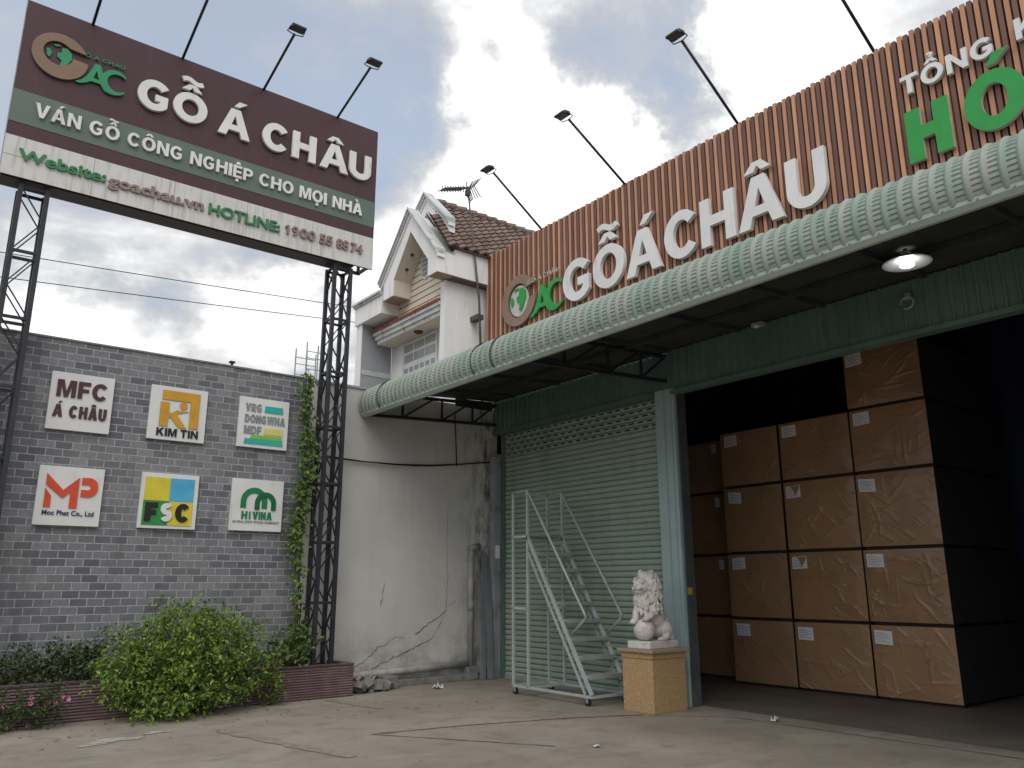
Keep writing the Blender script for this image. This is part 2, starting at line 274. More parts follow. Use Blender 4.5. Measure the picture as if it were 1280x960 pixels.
        soil=A(c1=(.06, .045, .03), c2=(.035, .026, .018), scale=20, rough=1, bs=30, bstr=.6), bark=A(c1=(.09, .065, .04), rough=.9, scale=20), petal=A(c1=(.62, .12, .33), c2=(.66, .28, .45), rough=.6, scale=30), dry_leaf=A(c1=(.16, .08, .03), c2=(.24, .15, .06), scale=30, rough=.8),
        litter_white=A(c1=(.62, .63, .64), rough=.6), concrete_block=A(c1=(.24, .235, .22), c2=(.15, .145, .135), scale=6, rough=.9, bs=25), rag_pink=A(c1=(.42, .20, .19), c2=(.30, .28, .27), scale=18, rough=.9), yellow_tape=A(c1=(.50, .34, .04), rough=.6),
        worn_paint=A(c1=(.24, .21, .165), c2=(.31, .26, .165), scale=5, rough=.85, lo=.45, hi=.62, c3=(.19, .17, .14), s3=9, lo3=.44, hi3=.56), joint=A(c1=(.075, .068, .058), c2=(.16, .14, .12), scale=9, rough=.95, lo=.45, hi=.6), paint_splash=A(c1=(.40, .39, .36), c2=(.24, .225, .20), scale=9, rough=.9),
        shade_enamel=A(c1=(.55, .58, .58), rough=.4), lamp_lit=A(c1=(.9, .9, .9), emit=((1, .98, .94), 5.0)),
    ).items(): MT[nm] = pm(nm, **kw)
make_materials()
# corrugated reflect for white globe etc. kept simple

# ------------------------------------------------------------------ mesh helpers
class MB:
    def __init__(s): s.v = []; s.f = []; s.mi = []
    def face(s, idx, mi=0): s.f.append(tuple(idx)); s.mi.append(mi)
    def add(s, vs, fs, mi=0):
        b = len(s.v); s.v += [tuple(p) for p in vs]
        for f in fs: s.face([i+b for i in f], mi)
    def box(s, x0, x1, y0, y1, z0, z1, mi=0):
        vs = [(x, y, z) for z in (z0, z1) for y in (y0, y1) for x in (x0, x1)]
        s.add(vs, [(0, 2, 3, 1), (4, 5, 7, 6), (0, 1, 5, 4), (2, 6, 7, 3), (0, 4, 6, 2), (1, 3, 7, 5)], mi)
    def bar(s, p, q, w, h=None, mi=0, upv=(0, 0, 1)):
        p, q = Vector(p), Vector(q); d = (q-p).normalized(); u = Vector(upv)
        if abs(d.dot(u)) > .98: u = Vector((1, 0, 0))
        a = d.cross(u).normalized(); b = a.cross(d).normalized(); h = w if h is None else h
        vs = [c+a*sx*w/2+b*sy*h/2 for c in (p, q) for sx, sy in ((-1, -1), (1, -1), (1, 1), (-1, 1))]
        s.add(vs, [(0, 3, 2, 1), (4, 5, 6, 7), (0, 1, 5, 4), (1, 2, 6, 5), (2, 3, 7, 6), (3, 0, 4, 7)], mi)
    def tube(s, pts, r, n=8, mi=0, cap=True):
        pts = [Vector(p) for p in pts]; rs = r if isinstance(r, (list, tuple)) else [r]*len(pts); b0 = len(s.v)
        for i, p in enumerate(pts):
            d = (pts[min(i+1, len(pts)-1)]-pts[max(i-1, 0)]).normalized(); u = Vector((0, 0, 1)) if abs(d.z) < .9 else Vector((1, 0, 0))
            a = d.cross(u).normalized(); b = a.cross(d).normalized()
            for k in range(n):
                t = 2*math.pi*k/n; s.v.append(tuple(p+(a*math.cos(t)+b*math.sin(t))*rs[i]))
        for i in range(len(pts)-1):
            for k in range(n): s.face((b0+i*n+k, b0+i*n+(k+1) % n, b0+(i+1)*n+(k+1) % n, b0+(i+1)*n+k), mi)
        if cap: s.face([b0+k for k in range(n)][::-1], mi); s.face([b0+(len(pts)-1)*n+k for k in range(n)], mi)
    def lathe(s, prof, c, n=24, mi=0):
        b0 = len(s.v)
        for r, z in prof:
            for k in range(n): t = 2*math.pi*k/n; s.v.append((c[0]+r*math.cos(t), c[1]+r*math.sin(t), c[2]+z))
        for i in range(len(prof)-1):
            for k in range(n): s.face((b0+i*n+k, b0+i*n+(k+1) % n, b0+(i+1)*n+(k+1) % n, b0+(i+1)*n+k), mi)
    def prism(s, poly, axis, a, b, mi=0):
        """poly in the two other axes (in x,y,z order), extruded along axis from a to b"""
        def P(u, v, w): return {'x': (w, u, v), 'y': (u, w, v), 'z': (u, v, w)}[axis]
        n = len(poly); vs = [P(u, v, a) for u, v in poly]+[P(u, v, b) for u, v in poly]
        s.add(vs, [tuple(range(n))[::-1], tuple(range(n, 2*n))]+[(i, (i+1) % n, n+(i+1) % n, n+i) for i in range(n)], mi)
    def grid(s, P, mi=0):
        b0 = len(s.v); nr, nc = len(P), len(P[0])
        for row in P: s.v += [tuple(p) for p in row]
        for i in range(nr-1):
            for j in range(nc-1): s.face((b0+i*nc+j, b0+i*nc+j+1, b0+(i+1)*nc+j+1, b0+(i+1)*nc+j), mi)
    def build(s, name, mats, parent=None, bevel=0, smooth=False, norm=True, origin=None):
        me = bpy.data.meshes.new(name)
        off = origin
        if off is None and parent is not None: off = world_loc(parent)
        off = Vector(off) if off is not None else Vector((0, 0, 0))
        me.from_pydata([tuple(Vector(p)-off) for p in s.v], [], s.f)
        mats = mats if isinstance(mats, (list, tuple)) else [mats]
        for m in mats: me.materials.append(MT[m] if isinstance(m, str) else m)
        me.polygons.foreach_set('material_index', s.mi)
        if smooth: me.polygons.foreach_set('use_smooth', [True]*len(s.f))
        if norm:
            bm = bmesh.new(); bm.from_mesh(me); bmesh.ops.recalc_face_normals(bm, faces=bm.faces); bm.to_mesh(me); bm.free()
        o = bpy.data.objects.new(name, me); COL.objects.link(o)
        if parent is not None: o.parent = parent
        elif origin is not None: o.location = off
        if bevel:
            mo = o.modifiers.new('edge', 'BEVEL'); mo.width = bevel; mo.segments = 2; mo.limit_method = 'ANGLE'
        return o
def world_loc(o):
    v = Vector((0, 0, 0))
    while o is not None: v = v+o.location; o = o.parent
    return v
def tag(o, label=None, cat=None, group=None, kind=None):
    for k, v in (('label', label), ('category', cat), ('group', group), ('kind', kind)):
        if v: o[k] = v
    return o
def thing(name, loc, label, cat, group=None):
    o = bpy.data.objects.new(name, None); COL.objects.link(o); o.location = loc; o.empty_display_size = .2
    return tag(o, label, cat, group)
def children(o): return [c for c in bpy.data.objects if c.parent == o]
def copy_tree(o, loc=None, rot=None, label=None):
    c = o.copy(); COL.objects.link(c)
    if loc is not None: c.location = loc
    if rot is not None: c.rotation_euler = rot
    if label: c['label'] = label
    for ch in children(o):
        d = copy_tree(ch); d.parent = c
    return c
def box_part(name, mats, parent, *a, bevel=0):
    m = MB(); m.box(*a); return m.build(name, mats, parent, bevel=bevel)

# ------------------------------------------------------------------ lettering (own outlines; curve fill)
def ell(cx, cy, rx, ry, a0, a1, n=28): return [(cx+rx*math.cos(R(a0+(a1-a0)*i/n)), cy+ry*math.sin(R(a0+(a1-a0)*i/n))) for i in range(n+1)]
def stroke(pts, t):
    Lp, Rp = [], []
    for i, p in enumerate(pts):
        a, b = pts[max(i-1, 0)], pts[min(i+1, len(pts)-1)]; dx, dy = b[0]-a[0], b[1]-a[1]; l = math.hypot(dx, dy)
        nx, ny = -dy/l*t/2, dx/l*t/2; Lp.append((p[0]+nx, p[1]+ny)); Rp.append((p[0]-nx, p[1]-ny))
    return Lp+Rp[::-1]
WD = dict(A=.86, C=.84, D=.80, E=.66, F=.62, G=.88, H=.80, I=.24, K=.82, M=.96, N=.80, O=.90, P=.72, R=.78, S=.72, T=.72, U=.78, V=.84, W=1.20, i=.24)
BASE = {'Ỗ': ('O', '^~'), 'Ổ': ('O', '^?'), 'Ô': ('O', '^'), 'Â': ('A', '^'), 'Á': ('A', '/'), 'À': ('A', '\\'), 'Ệ': ('E', '^.'), 'Ọ': ('O', '.'), 'Ó': ('O', '/')}
def glyph(ch, w, t):
    c = w/2
    if ch == 'H': return [[(0, 0), (t, 0), (t, .5-t*.42), (w-t, .5-t*.42), (w-t, 0), (w, 0), (w, 1), (w-t, 1), (w-t, .5+t*.5), (t, .5+t*.5), (t, 1), (0, 1)]]
    if ch == 'O': return [ell(c, .5, c, .515, 0, 360, 44)[:-1], ell(c, .5, c-t*1.05, .515-t*.92, 0, 360, 44)[:-1]]
    if ch == 'C': return [ell(c, .5, c, .515, 38, 322, 40)+ell(c, .5, c-t*1.05, .515-t*.92, 322, 38, 40)]
    if ch == 'G':
        o = ell(c, .5, c, .515, 40, 322, 40); xr = o[-1][0]; iy = ell(c, .5, c-t*1.05, .515-t*.92, 318, 40, 36)
        xi = iy[0][0]
        return [o+[(xr, .54), (c+.02*w, .54), (c+.02*w, .54-t*.85), (xi, .54-t*.85)]+iy]
    if ch == 'A':
        k = t*1.1; yb, yc = .22, .22+t*.8
        def il(y): return k+(c-k*.45-k)*y/.98    # inner left leg edge
        apex = .73; li = lambda y: c-(c-k)*(1-y/apex)*1.0 if y < apex else c
        def xin(y): return k+(c-k)*y/apex
        return [[(0, 0), (k, 0), (k+(c-k)*yb/apex*.97, yb), (w-k-(c-k)*yb/apex*.97, yb), (w-k, 0), (w, 0), (c+k*.56, 1), (c-k*.56, 1)],
                [(xin(yc), yc), (c, apex+.03), (w-xin(yc), yc)]]
    if ch == 'U': r = c; return [[(0, 1), (0, .36)]+ell(c, .36, c, .375, 180, 360, 24)[1:-1]+[(w, .36), (w, 1), (w-t, 1), (w-t, .36)]+ell(c, .36, c-t, .375-t*.92, 360, 180, 24)[1:-1]+[(t, .36), (t, 1)]]
    if ch == 'N': return [[(0, 0), (t, 0), (t, .66), (w-t*1.05, 0), (w, 0), (w, 1), (w-t, 1), (w-t, .36), (t*1.05, 1), (0, 1)]]
    if ch == 'V': k = t*1.12; return [[(c-k*.5, 0), (c+k*.5, 0), (w, 1), (w-k, 1), (c, .27), (k, 1), (0, 1)]]
    if ch == 'W': k = t*1.0; q = w/4; return [[(q-k*.5, 0), (q+k*.5, 0), (c, .68), (w-q-k*.5, 0), (w-q+k*.5, 0), (w, 1), (w-k, 1), (w-q, .30), (c+k*.45, 1), (c-k*.45, 1), (q, .30), (k, 1), (0, 1)]]
    if ch == 'M': k = t*.95; return [[(0, 0), (k, 0), (k, .70), (c-k*.45, 0), (c+k*.45, 0), (w-k, .70), (w-k, 0), (w, 0), (w, 1), (w-k*1.45, 1), (c, .32), (k*1.45, 1), (0, 1)]]
    if ch == '1': return [[(w*.45, 0), (w*.45+t, 0), (w*.45+t, 1), (w*.45+t*.15, 1), (0, .80), (0, .62), (w*.45, .78)]]
    if ch == 'I': return [[(0, 0), (w, 0), (w, 1), (0, 1)]]
    if ch == 'i': return [[(0, 0), (w, 0), (w, .72), (0, .72)], [(0, .82), (w, .82), (w, 1), (0, 1)]]
    if ch == 'E': return [[(0, 0), (w, 0), (w, t*.88), (t, t*.88), (t, .5-t*.42), (w*.92, .5-t*.42), (w*.92, .5+t*.42), (t, .5+t*.42), (t, 1-t*.88), (w*.98, 1-t*.88), (w*.98, 1), (0, 1)]]
    if ch == 'F': return [[(0, 0), (t, 0), (t, .5-t*.5), (w*.9, .5-t*.5), (w*.9, .5+t*.36), (t, .5+t*.36), (t, 1-t*.88), (w, 1-t*.88), (w, 1), (0, 1)]]
    if ch == 'T': return [[(c-t/2, 0), (c+t/2, 0), (c+t/2, 1-t*.9), (w, 1-t*.9), (w, 1), (0, 1), (0, 1-t*.9), (c-t/2, 1-t*.9)]]
    if ch == 'K': return [[(0, 0), (t, 0), (t, .30), (t*1.55, .42), (w-t*1.25, 0), (w, 0), (t*2.25, .60), (w*.97, 1), (w*.97-t*1.25, 1), (t, .58), (t, 1), (0, 1)]]
    if ch in 'PR':
        ry = .31; cy = 1-ry; xs = w-ry*1.02
        o = [(t, cy-ry), (xs, cy-ry)]+ell(xs, cy, w-xs, ry, -90, 90, 16)+[(0, 1), (0, 0), (t, 0)]
        if ch == 'R': o = [(t, cy-ry), (xs-t*.35, cy-ry), (w-t*1.1, 0), (w+.02, 0), (xs+t*.55, cy-ry+.012)]+ell(xs, cy, w-xs, ry, -70, 90, 16)+[(0, 1), (0, 0), (t, 0)]
        return [o, [(t, cy-ry+t*.85), (xs, cy-ry+t*.85)]+ell(xs, cy, w-xs-t, ry-t*.85, -90, 90, 14)[1:-1]+[(xs, 1-t*.85), (t, 1-t*.85)]]
    if ch == 'D': xs = w*.42; return [[(0, 0), (xs, 0)]+ell(xs, .5, w-xs, .5, -90, 90, 24)[1:-1]+[(xs, 1), (0, 1)], [(t, t*.88), (xs, t*.88)]+ell(xs, .5, w-xs-t, .5-t*.88, -90, 90, 22)[1:-1]+[(xs, 1-t*.88), (t, 1-t*.88)]]
    if ch == 'S':
        h = .5-t/2; top = ell(c, 1-t*.45-(.5-t*.45)/2, c-t*.5, (.5-t*.45)/2, 30, 270, 18); bot = ell(c, t*.45+(.5-t*.45)/2, c-t*.5, (.5-t*.45)/2, 90, -150, 18)
        return [stroke(top[:-1]+bot[1:], t*.95)]
    return []
def marks(w, t, kinds, xs=1.0):
    """diacritics above (or below) a letter of width w; xs widens thin strokes"""
    c = w/2; out = []; y = 1.10
    for k in kinds:
        if k == '^': out.append([(c-.30*w, y), (c-.30*w+t*.95, y), (c, y+.115), (c+.30*w-t*.95, y), (c+.30*w, y), (c+t*.45, y+.20), (c-t*.45, y+.20)]); y += .25
        if k == '~': out.append(stroke([(c+(-.30+.60*i/18)*w, y+.085+.055*math.sin(2*math.pi*i/18)) for i in range(19)], t*.60)); y += .2
        if k == '/': out.append([(c-.06*w, y), (c+.10*w, y), (c+.34*w, y+.20), (c+.08*w, y+.20)])
        if k == '\\': out.append([(c+.06*w, y), (c-.10*w, y), (c-.34*w, y+.20), (c-.08*w, y+.20)])
        if k == '.': out.append([(c-t*.5, -.30), (c+t*.5, -.30), (c+t*.5, -.30+t), (c-t*.5, -.30+t)])
        if k == '?': out.append(stroke([(c-.10*w, y+.20), (c+.02*w, y+.245), (c+.13*w, y+.19), (c+.04*w, y+.11), (c+.02*w, y+.02)], t*.5))
    return out
def frame_fn(plane, depth):
    """plane: ('x', X) surface facing -X (u runs to -Y) or ('y', Y) surface facing -Y (u runs to +X)"""
    ax, val = plane
    if ax == 'y': return lambda u, v, d: (u, val-d, v)
    return lambda u, v, d: (val-d, -u, v)
def outline_mesh(name, loops, plane, depth, mat, parent, side_mat=None):
    cu = bpy.data.curves.new('tmp_curve', 'CURVE'); cu.dimensions = '2D'; cu.fill_mode = 'BOTH'; cu.extrude = depth/2
    for lp in loops:
        sp = cu.splines.new('POLY'); sp.points.add(len(lp)-1); sp.use_cyclic_u = True
        for i, (x, y) in enumerate(lp): sp.points[i].co = (x, y, 0, 1)
    return curve_to(name, cu, plane, depth, mat, parent, side_mat)
def curve_to(name, cu, plane, depth, mat, parent, side_mat=None, xf=None):
    to = bpy.data.objects.new('tmp_curve', cu); COL.objects.link(to)
    dg = bpy.context.evaluated_depsgraph_get(); ev = to.evaluated_get(dg); me = bpy.data.meshes.new_from_object(ev)
    fn = frame_fn(plane, depth); m = MB()
    for v in me.vertices:
        x, y = (v.co.x, v.co.y) if xf is None else xf(v.co.x, v.co.y)
        m.v.append(fn(x, y, v.co.z+depth/2+.003))
    for p in me.polygons:
        m.face(list(p.vertices), 1 if (side_mat and abs(p.normal.z) < .5) else 0)
    bpy.data.objects.remove(to); bpy.data.curves.remove(cu); bpy.data.meshes.remove(me)
    return m.build(name, [mat, side_mat] if side_mat else mat, parent)
def layout(text, t, gap, space=.36):
    out = []; x = 0
    for ch in text:
        if ch == ' ': x += space; continue
        b, mk = BASE.get(ch, (ch, '')); w = WD[b]; out.append((b, mk, x, w)); x += w+gap
    return out, x-gap
def letters(text, plane, u0, u1, v0, h, depth, mat, parent, t=.21, gap=.10, space=.36, joined=None, side_mat=None, shear=0):
    """one mesh per letter, or one mesh for the whole line when joined names it"""
    lay, tw = layout(text, t, gap, space); k = (u1-u0)/tw; allp = []
    for b, mk, x, w in lay:
        sx = k/h; loops = glyph(b, w*sx, t)+marks(w*sx, t, mk)      # in units of cap height so strokes keep their width
        pts = [[(u0+x*k+(px+shear*py)*h, v0+py*h) for px, py in lp] for lp in loops]
        if joined: allp += pts
        else: outline_mesh('letter', pts, plane, depth, mat, parent, side_mat)
    if joined: return outline_mesh(joined, allp, plane, depth, mat, parent, side_mat)
def fontline(name, text, plane, u0, u1, v0, h, depth, mat, parent, bold=.02, side_mat=None):
    cu = bpy.data.curves.new('tmp_text', 'FONT'); cu.body = text; cu.offset = bold; cu.extrude = depth/2; cu.resolution_u = 5
    to = bpy.data.objects.new('tmp_text', cu); COL.objects.link(to); bpy.context.view_layer.update()
    x0 = min(c[0] for c in to.bound_box); x1 = max(c[0] for c in to.bound_box); bpy.data.objects.remove(to)
    kx = (u1-u0)/(x1-x0); ky = h/.70
    return curve_to(name, cu, plane, depth, mat, parent, side_mat, lambda x, y: (u0+(x-x0)*kx, v0+y*ky))
def poly_part(name, pts, plane, depth, mat, parent, side_mat=None): return outline_mesh(name, [pts], plane, depth, mat, parent, side_mat)

# ================================================================== THE SETTING
YRF = -6.0
m = MB(); m.grid([[(x, y, 0) for x in (-600, -60, -20, 0, 6, 12, 20, 60, 600)] for y in (-600, -60, -20, 0, 6, 12, 20, 60, 600)])
tag(m.build('ground', 'ground'), kind='structure')
m = MB(); m.grid([[(x, y, .003) for x in (9.1, 11, 14, 19, 24.2)] for y in (YRF, 2, 7, 12.0)]); tag(m.build('bay_floor', 'bay_floor', norm=False), kind='structure')  # darker sheet over the ground: dirt, plus bay shade put into its colour
# expansion joint and worn yellow bay lines lie on the concrete
def strip(name, pts, w, z, mat):
    m = MB(); P = [Vector((*p, z)) for p in pts]; rows = []
    rr = random.Random(len(pts)*7+int(w*1000))
    fine = []
    for a, b in zip(P[:-1], P[1:]):
        n = max(2, int((b-a).length/.12))
        fine += [a+(b-a)*i/n for i in range(n)]
    fine.append(P[-1])
    for i, p in enumerate(fine):
        d = (fine[min(i+1, len(fine)-1)]-fine[max(i-1, 0)]).normalized(); nrm = Vector((-d.y, d.x, 0))
        k = w*(.5+rr.uniform(-.18, .18)); j = nrm*rr.uniform(-.1, .1)*w
        rows.append([p+nrm*k+j, p-nrm*k+j])
    m.grid(rows); return tag(m.build(name, mat), kind='structure')
strip('expansion_joint', [(4.55, 8.35), (5.6, 8.2), (6.9, 7.85), (7.9, 7.42)], .035, .004, 'joint')
strip('expansion_joint', [(4.55, 8.35), (5.05, 7.6), (5.7, 6.6)], .022, .0045, 'joint')
strip('expansion_joint', [(7.95, 7.32), (8.6, 6.6), (8.75, 3.0)], .018, .0045, 'joint')
strip('bay_line', [(5.35, 11.15), (5.45, 10.5), (5.55, 9.9)], .13, .0055, 'worn_paint')
strip('bay_line', [(3.35, 9.6), (3.6, 8.4), (3.85, 7.4)], .15, .006, 'worn_paint')

# ================================================================== GREY BLOCK WALL AND ITS SIX BOARDS
wl = MB(); wl.box(-9, 5.18, 12.0, 12.2, 0, 4.86)
w_ = wl.build('block_wall', 'blocks'); tag(w_, 'tall grey concrete block wall carrying six square company boards', 'wall')
cp = MB(); cp.box(-9, 5.20, 11.985, 12.215, 4.86, 4.885); cp.build('coping', 'concrete_block', w_)
def wall_board(x0, x1, z0, z1, label):
    t = thing('wall_board', ((x0+x1)/2, 11.99, z0), label, 'sign', 'square company boards on the block wall')
    box_part('board', 'panel_white', t, x0, x1, 11.945, 11.998, z0, z1, bevel=.004); return t
BP = ('y', 11.945)
t = wall_board(1.48, 2.255, 3.612, 4.40, 'white board reading MFC Á CHÂU in dark maroon capitals')
letters('MFC', BP, 1.555, 2.185, 4.06, .235, .012, 'maroon_ink', t, t=.24)
letters('Á', BP, 1.54, 1.66, 3.785, .165, .012, 'maroon_ink', t, t=.24)
letters('CHÂU', BP, 1.735, 2.195, 3.785, .165, .012, 'maroon_ink', t, t=.24)
t = wall_board(2.743, 3.54, 3.618, 4.405, 'white board with an ochre angular emblem above KIM TIN')
X0, Z0 = 2.743, 3.618
def kt(name, pts, mat='ochre', edge=True):
    P_ = [(X0+.797*x, Z0+.787*z) for x, z in pts]
    if edge:
        cx, cz = sum(p[0] for p in P_)/len(P_), sum(p[1] for p in P_)/len(P_)
    poly_part(name, P_, BP, .010, mat, t, 'ink_black')
kt('emblem', [(.20, .92), (.20, .745), (.70, .745), (.70, .25), (.86, .25), (.86, .92)])
kt('emblem', [(.18, .70), (.18, .25), (.33, .25), (.33, .40), (.36, .43), (.52, .24), (.66, .24), (.46, .50), (.68, .56), (.47, .57), (.37, .50), (.33, .52), (.33, .70)])
poly_part('emblem', ell(X0+.58*.797, Z0+.66*.787, .055, .055, 0, 360, 24)[:-1], BP, .010, 'ochre', t, 'ink_black')
letters('KIM TIN', BP, X0+.12, X0+.70, Z0+.055, .115, .010, 'ink_black', t, t=.24, space=.30)
t = wall_board(4.025, 4.815, 3.636, 4.415, 'white board reading VRG DONGWHA MDF with turquoise and yellow bars')
letters('VRG', BP, 4.115, 4.375, 4.195, .125, .010, 'ink_grey', t, t=.21)
letters('DONGWHA', BP, 4.115, 4.755, 4.02, .125, .010, 'ink_grey', t, t=.21)
letters('MDF', BP, 4.115, 4.385, 3.845, .125, .010, 'ink_grey', t, t=.21)
for a, mt in (((4.415, 4.72, 4.20, 4.305), 'turquoise'), ((4.425, 4.735, 3.855, 3.955), 'pale_yellow'), ((4.22, 4.735, 3.775, 3.835), 'leaf_green'), ((4.125, 4.745, 3.69, 3.772), 'turquoise')):
    poly_part('colour_bar', [(a[0], a[2]), (a[1], a[2]), (a[1]-.012, a[3]), (a[0]+.012, a[3])], BP, .006, mt, t)
t = wall_board(1.49, 2.268, 2.352, 3.124, 'white board with an orange red MP emblem over small navy lettering')
X0, Z0 = 1.49, 2.352
def mp(pts): poly_part('emblem', [(X0+.778*x, Z0+.772*z) for x, z in pts], BP, .012, 'orange_red', t)
mp([(.12, .30), (.22, .30), (.22, .49), (.12, .62)])
mp([(.12, .68), (.12, .87), (.39, .60), (.62, .83), (.62, .30), (.50, .30), (.50, .57), (.39, .46)])
mp([(.66, .83), (.78, .83)]+[(.78+.14*math.cos(R(a)), .665+.165*math.sin(R(a))) for a in range(80, -91, -10)]+[(.66, .50), (.66, .62), (.76, .62)]+[(.76+.045*math.cos(R(a)), .665+.045*math.sin(R(a))) for a in range(-80, 91, 20)]+[(.66, .71)])
fontline('lettering', 'Moc Phat Co., Ltd', BP, X0+.09, X0+.70, Z0+.135, .062, .008, 'navy_ink', t, .018)
t = wall_board(2.748, 3.528, 2.362, 3.136, 'white board of yellow, blue and green squares reading FSC')
X0, Z0 = 2.748, 2.362
for a, mt in (((.06, .49, .50, .92), 'yellow'), ((.50, .92, .50, .92), 'sky_blue'), ((.06, .50, .06, .495), 'fsc_green'), ((.505, .92, .06, .495), 'yellow')):
    poly_part('colour_square', [(X0+.78*a[0], Z0+.774*a[2]), (X0+.78*a[1], Z0+.774*a[2]), (X0+.78*a[1], Z0+.774*a[3]), (X0+.78*a[0], Z0+.774*a[3])], BP, .005, mt, t)
BP2 = ('y', 11.937)
for ch, a, b, mt in (('F', .10, .31, 'ink_black'), ('S', .36, .57, 'panel_white'), ('C', .62, .88, 'ink_black')):
    letters(ch, BP2, X0+.78*a, X0+.78*b, Z0+.774*.13, .255, .014, mt, t, t=.30)
t = wall_board(4.016, 4.814, 2.377, 3.148, 'white board with two green arches above HI VINA')
X0, Z0 = 4.016, 2.377
def arch(cx, r, z, wd, mt, pl):
    o = ell(X0+cx, Z0+z, r, r*1.02, 0, 180, 24)+ell(X0+cx, Z0+z, r-wd, r*1.02-wd, 180, 0, 24)
    P_ = [(X0+cx+r, Z0+z-.10)]+o[:25]+[(X0+cx-r, Z0+z-.10), (X0+cx-r+wd, Z0+z-.10)]+o[25:]+[(X0+cx+r-wd, Z0+z-.10)]
    poly_part('arch', P_, pl, .006, mt, t)
arch(.345, .205, .44, .085, 'deep_green', BP); arch(.52, .165, .42, .075, 'darker_green', BP2)
letters('H', BP, X0+.165, X0+.255, Z0+.175, .115, .008, 'deep_green', t, t=.26)
poly_part('letter', [(X0+.28, Z0+.175), (X0+.305, Z0+.175), (X0+.305, Z0+.258), (X0+.28, Z0+.258)], BP, .008, 'deep_green', t)
poly_part('letter_dot', ell(X0+.2925, Z0+.277, .015, .013, 0, 360, 16)[:-1], BP, .008, 'red_ink', t)
letters('VINA', BP, X0+.335, X0+.635, Z0+.175, .115, .008, 'deep_green', t, t=.26)
fontline('lettering', 'HI VINA JOINT STOCK COMPANY', BP, X0+.04, X0+.755, Z0+.118, .034, .006, 'ink_grey', t, .012)

# ================================================================== WHITE WALL, CRACKS, PIPES
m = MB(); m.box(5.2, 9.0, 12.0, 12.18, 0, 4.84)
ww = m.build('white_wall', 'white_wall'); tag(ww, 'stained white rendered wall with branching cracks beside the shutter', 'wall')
box_part('coping', 'house_grey', ww, 5.2, 7.0, 11.97, 12.2, 4.84, 4.875)
def crack(pts, w0=.012):
    rr = random.Random(int(pts[0][0]*100)); fine = []
    for (a, b) in zip(pts[:-1], pts[1:]):
        n = max(2, int(math.hypot(b[0]-a[0], b[1]-a[1])/.05))
        for i in range(n): fine.append((a[0]+(b[0]-a[0])*i/n+rr.uniform(-.018, .018), a[1]+(b[1]-a[1])*i/n+rr.uniform(-.018, .018)))
    fine.append(pts[-1]); g = []
    for i, (x, z) in enumerate(fine):
        k = w0*(.35+rr.random()*.9)*(1-.55*i/len(fine)); g.append([(x-k*.5, 11.9965, z+k*.6), (x+k*.5, 11.9965, z-k*.6)])
    m = MB(); m.grid(g); m.build('crack', 'crack', ww, norm=False)
crack([(6.10, .26), (6.45, .46), (6.60, .60), (6.92, .74), (7.08, .73)]); crack([(6.50, .28), (6.85, .42), (7.30, .58), (7.62, .70), (7.70, .80), (7.88, 1.10)])
crack([(7.30, .78), (7.55, .95), (7.78, 1.05), (7.90, 1.18), (7.92, 1.6), (7.90, 2.6)], .010); crack([(7.90, 1.2), (8.1, 1.32)], .008)
crack([(6.62, 1.25), (6.68, 1.62)], .012); crack([(7.9, 2.6), (7.93, 3.4)], .007)
t = thing('drain_pipe', (7.2, 11.9, 0), 'grey plastic drain pipe along the foot of the white wall, elbowed up', 'pipe')
m = MB(); m.tube([(5.95, 11.90, .20), (7.2, 11.90, .235), (8.28, 11.90, .265)], .055, 12); m.build('pipe', 'pvc', t, smooth=True)
m = MB(); m.tube([(8.36, 11.90, .22), (8.36, 11.91, 1.4), (8.37, 11.92, 2.22)], .05, 12); m.build('pipe', 'pvc', t, smooth=True)
m = MB(); m.tube([(8.36, 11.90, 1.15), (8.36, 11.90, 1.32)], .06, 12); m.build('coupling', 'galv', t, smooth=True)
m = MB(); m.tube([(8.33, 11.91, 2.22), (8.55, 11.93, 2.26)], .058, 12); m.build('coupling', 'galv', t, smooth=True)
for a in ((8.24, 8.46, 11.80, 11.99, 0, .22), (6.55, 6.78, 11.62, 11.93, 0, .19)): box_part('support_block', 'concrete_block', t, *a, bevel=.012)
m = MB(); m.box(6.0, 8.85, 11.86, 11.998, 0, .10); tag(m.build('wall_footing', 'concrete_block', bevel=.01), 'low rough concrete footing under the drain pipe', 'footing')
t = thing('steel_post', (8.86, 11.86, 0), 'grey square steel post with a pale cap in the shutter corner', 'post')
box_part('shaft', 'galv', t, 8.78, 8.93, 11.78, 11.93, 0, 3.90, bevel=.006); box_part('cap', 'concrete_block', t, 8.765, 8.945, 11.765, 11.945, 3.90, 3.95)
box_part('paper_notice', 'label_paper', t, 8.80, 8.90, 11.776, 11.7795, 2.05, 2.28)
for k, (xb, xt, zt, lb) in enumerate(((8.50, 8.66, 2.15, 'grey weathered board leaning in the corner, the taller of two'), (8.62, 8.74, 1.9, 'grey weathered board leaning beside the steel post, the shorter of two'))):
    m = MB(); m.bar((xb, 11.72-.06*k, .005), (xt, 11.93-.02*k, zt), .11, .025, upv=(0, 1, 0)); tag(m.build('leaning_board', 'board_grey', origin=(xb, 11.72, 0)), lb, 'board', 'boards leaning in the corner')
m = MB(); m.tube([(5.5+.33*i, 11.95-.03*(i % 2), 3.60+.022*i-.09*math.sin(math.pi*i/10)) for i in range(11)], .012, 6); m.tube([(5.5+.33*i, 11.97, 3.63+.020*i-.12*math.sin(math.pi*i/10)) for i in range(11)], .009, 6)
tag(m.build('wall_cable', 'cable', smooth=True), 'black cables slung along the white wall below the canopy', 'cable')
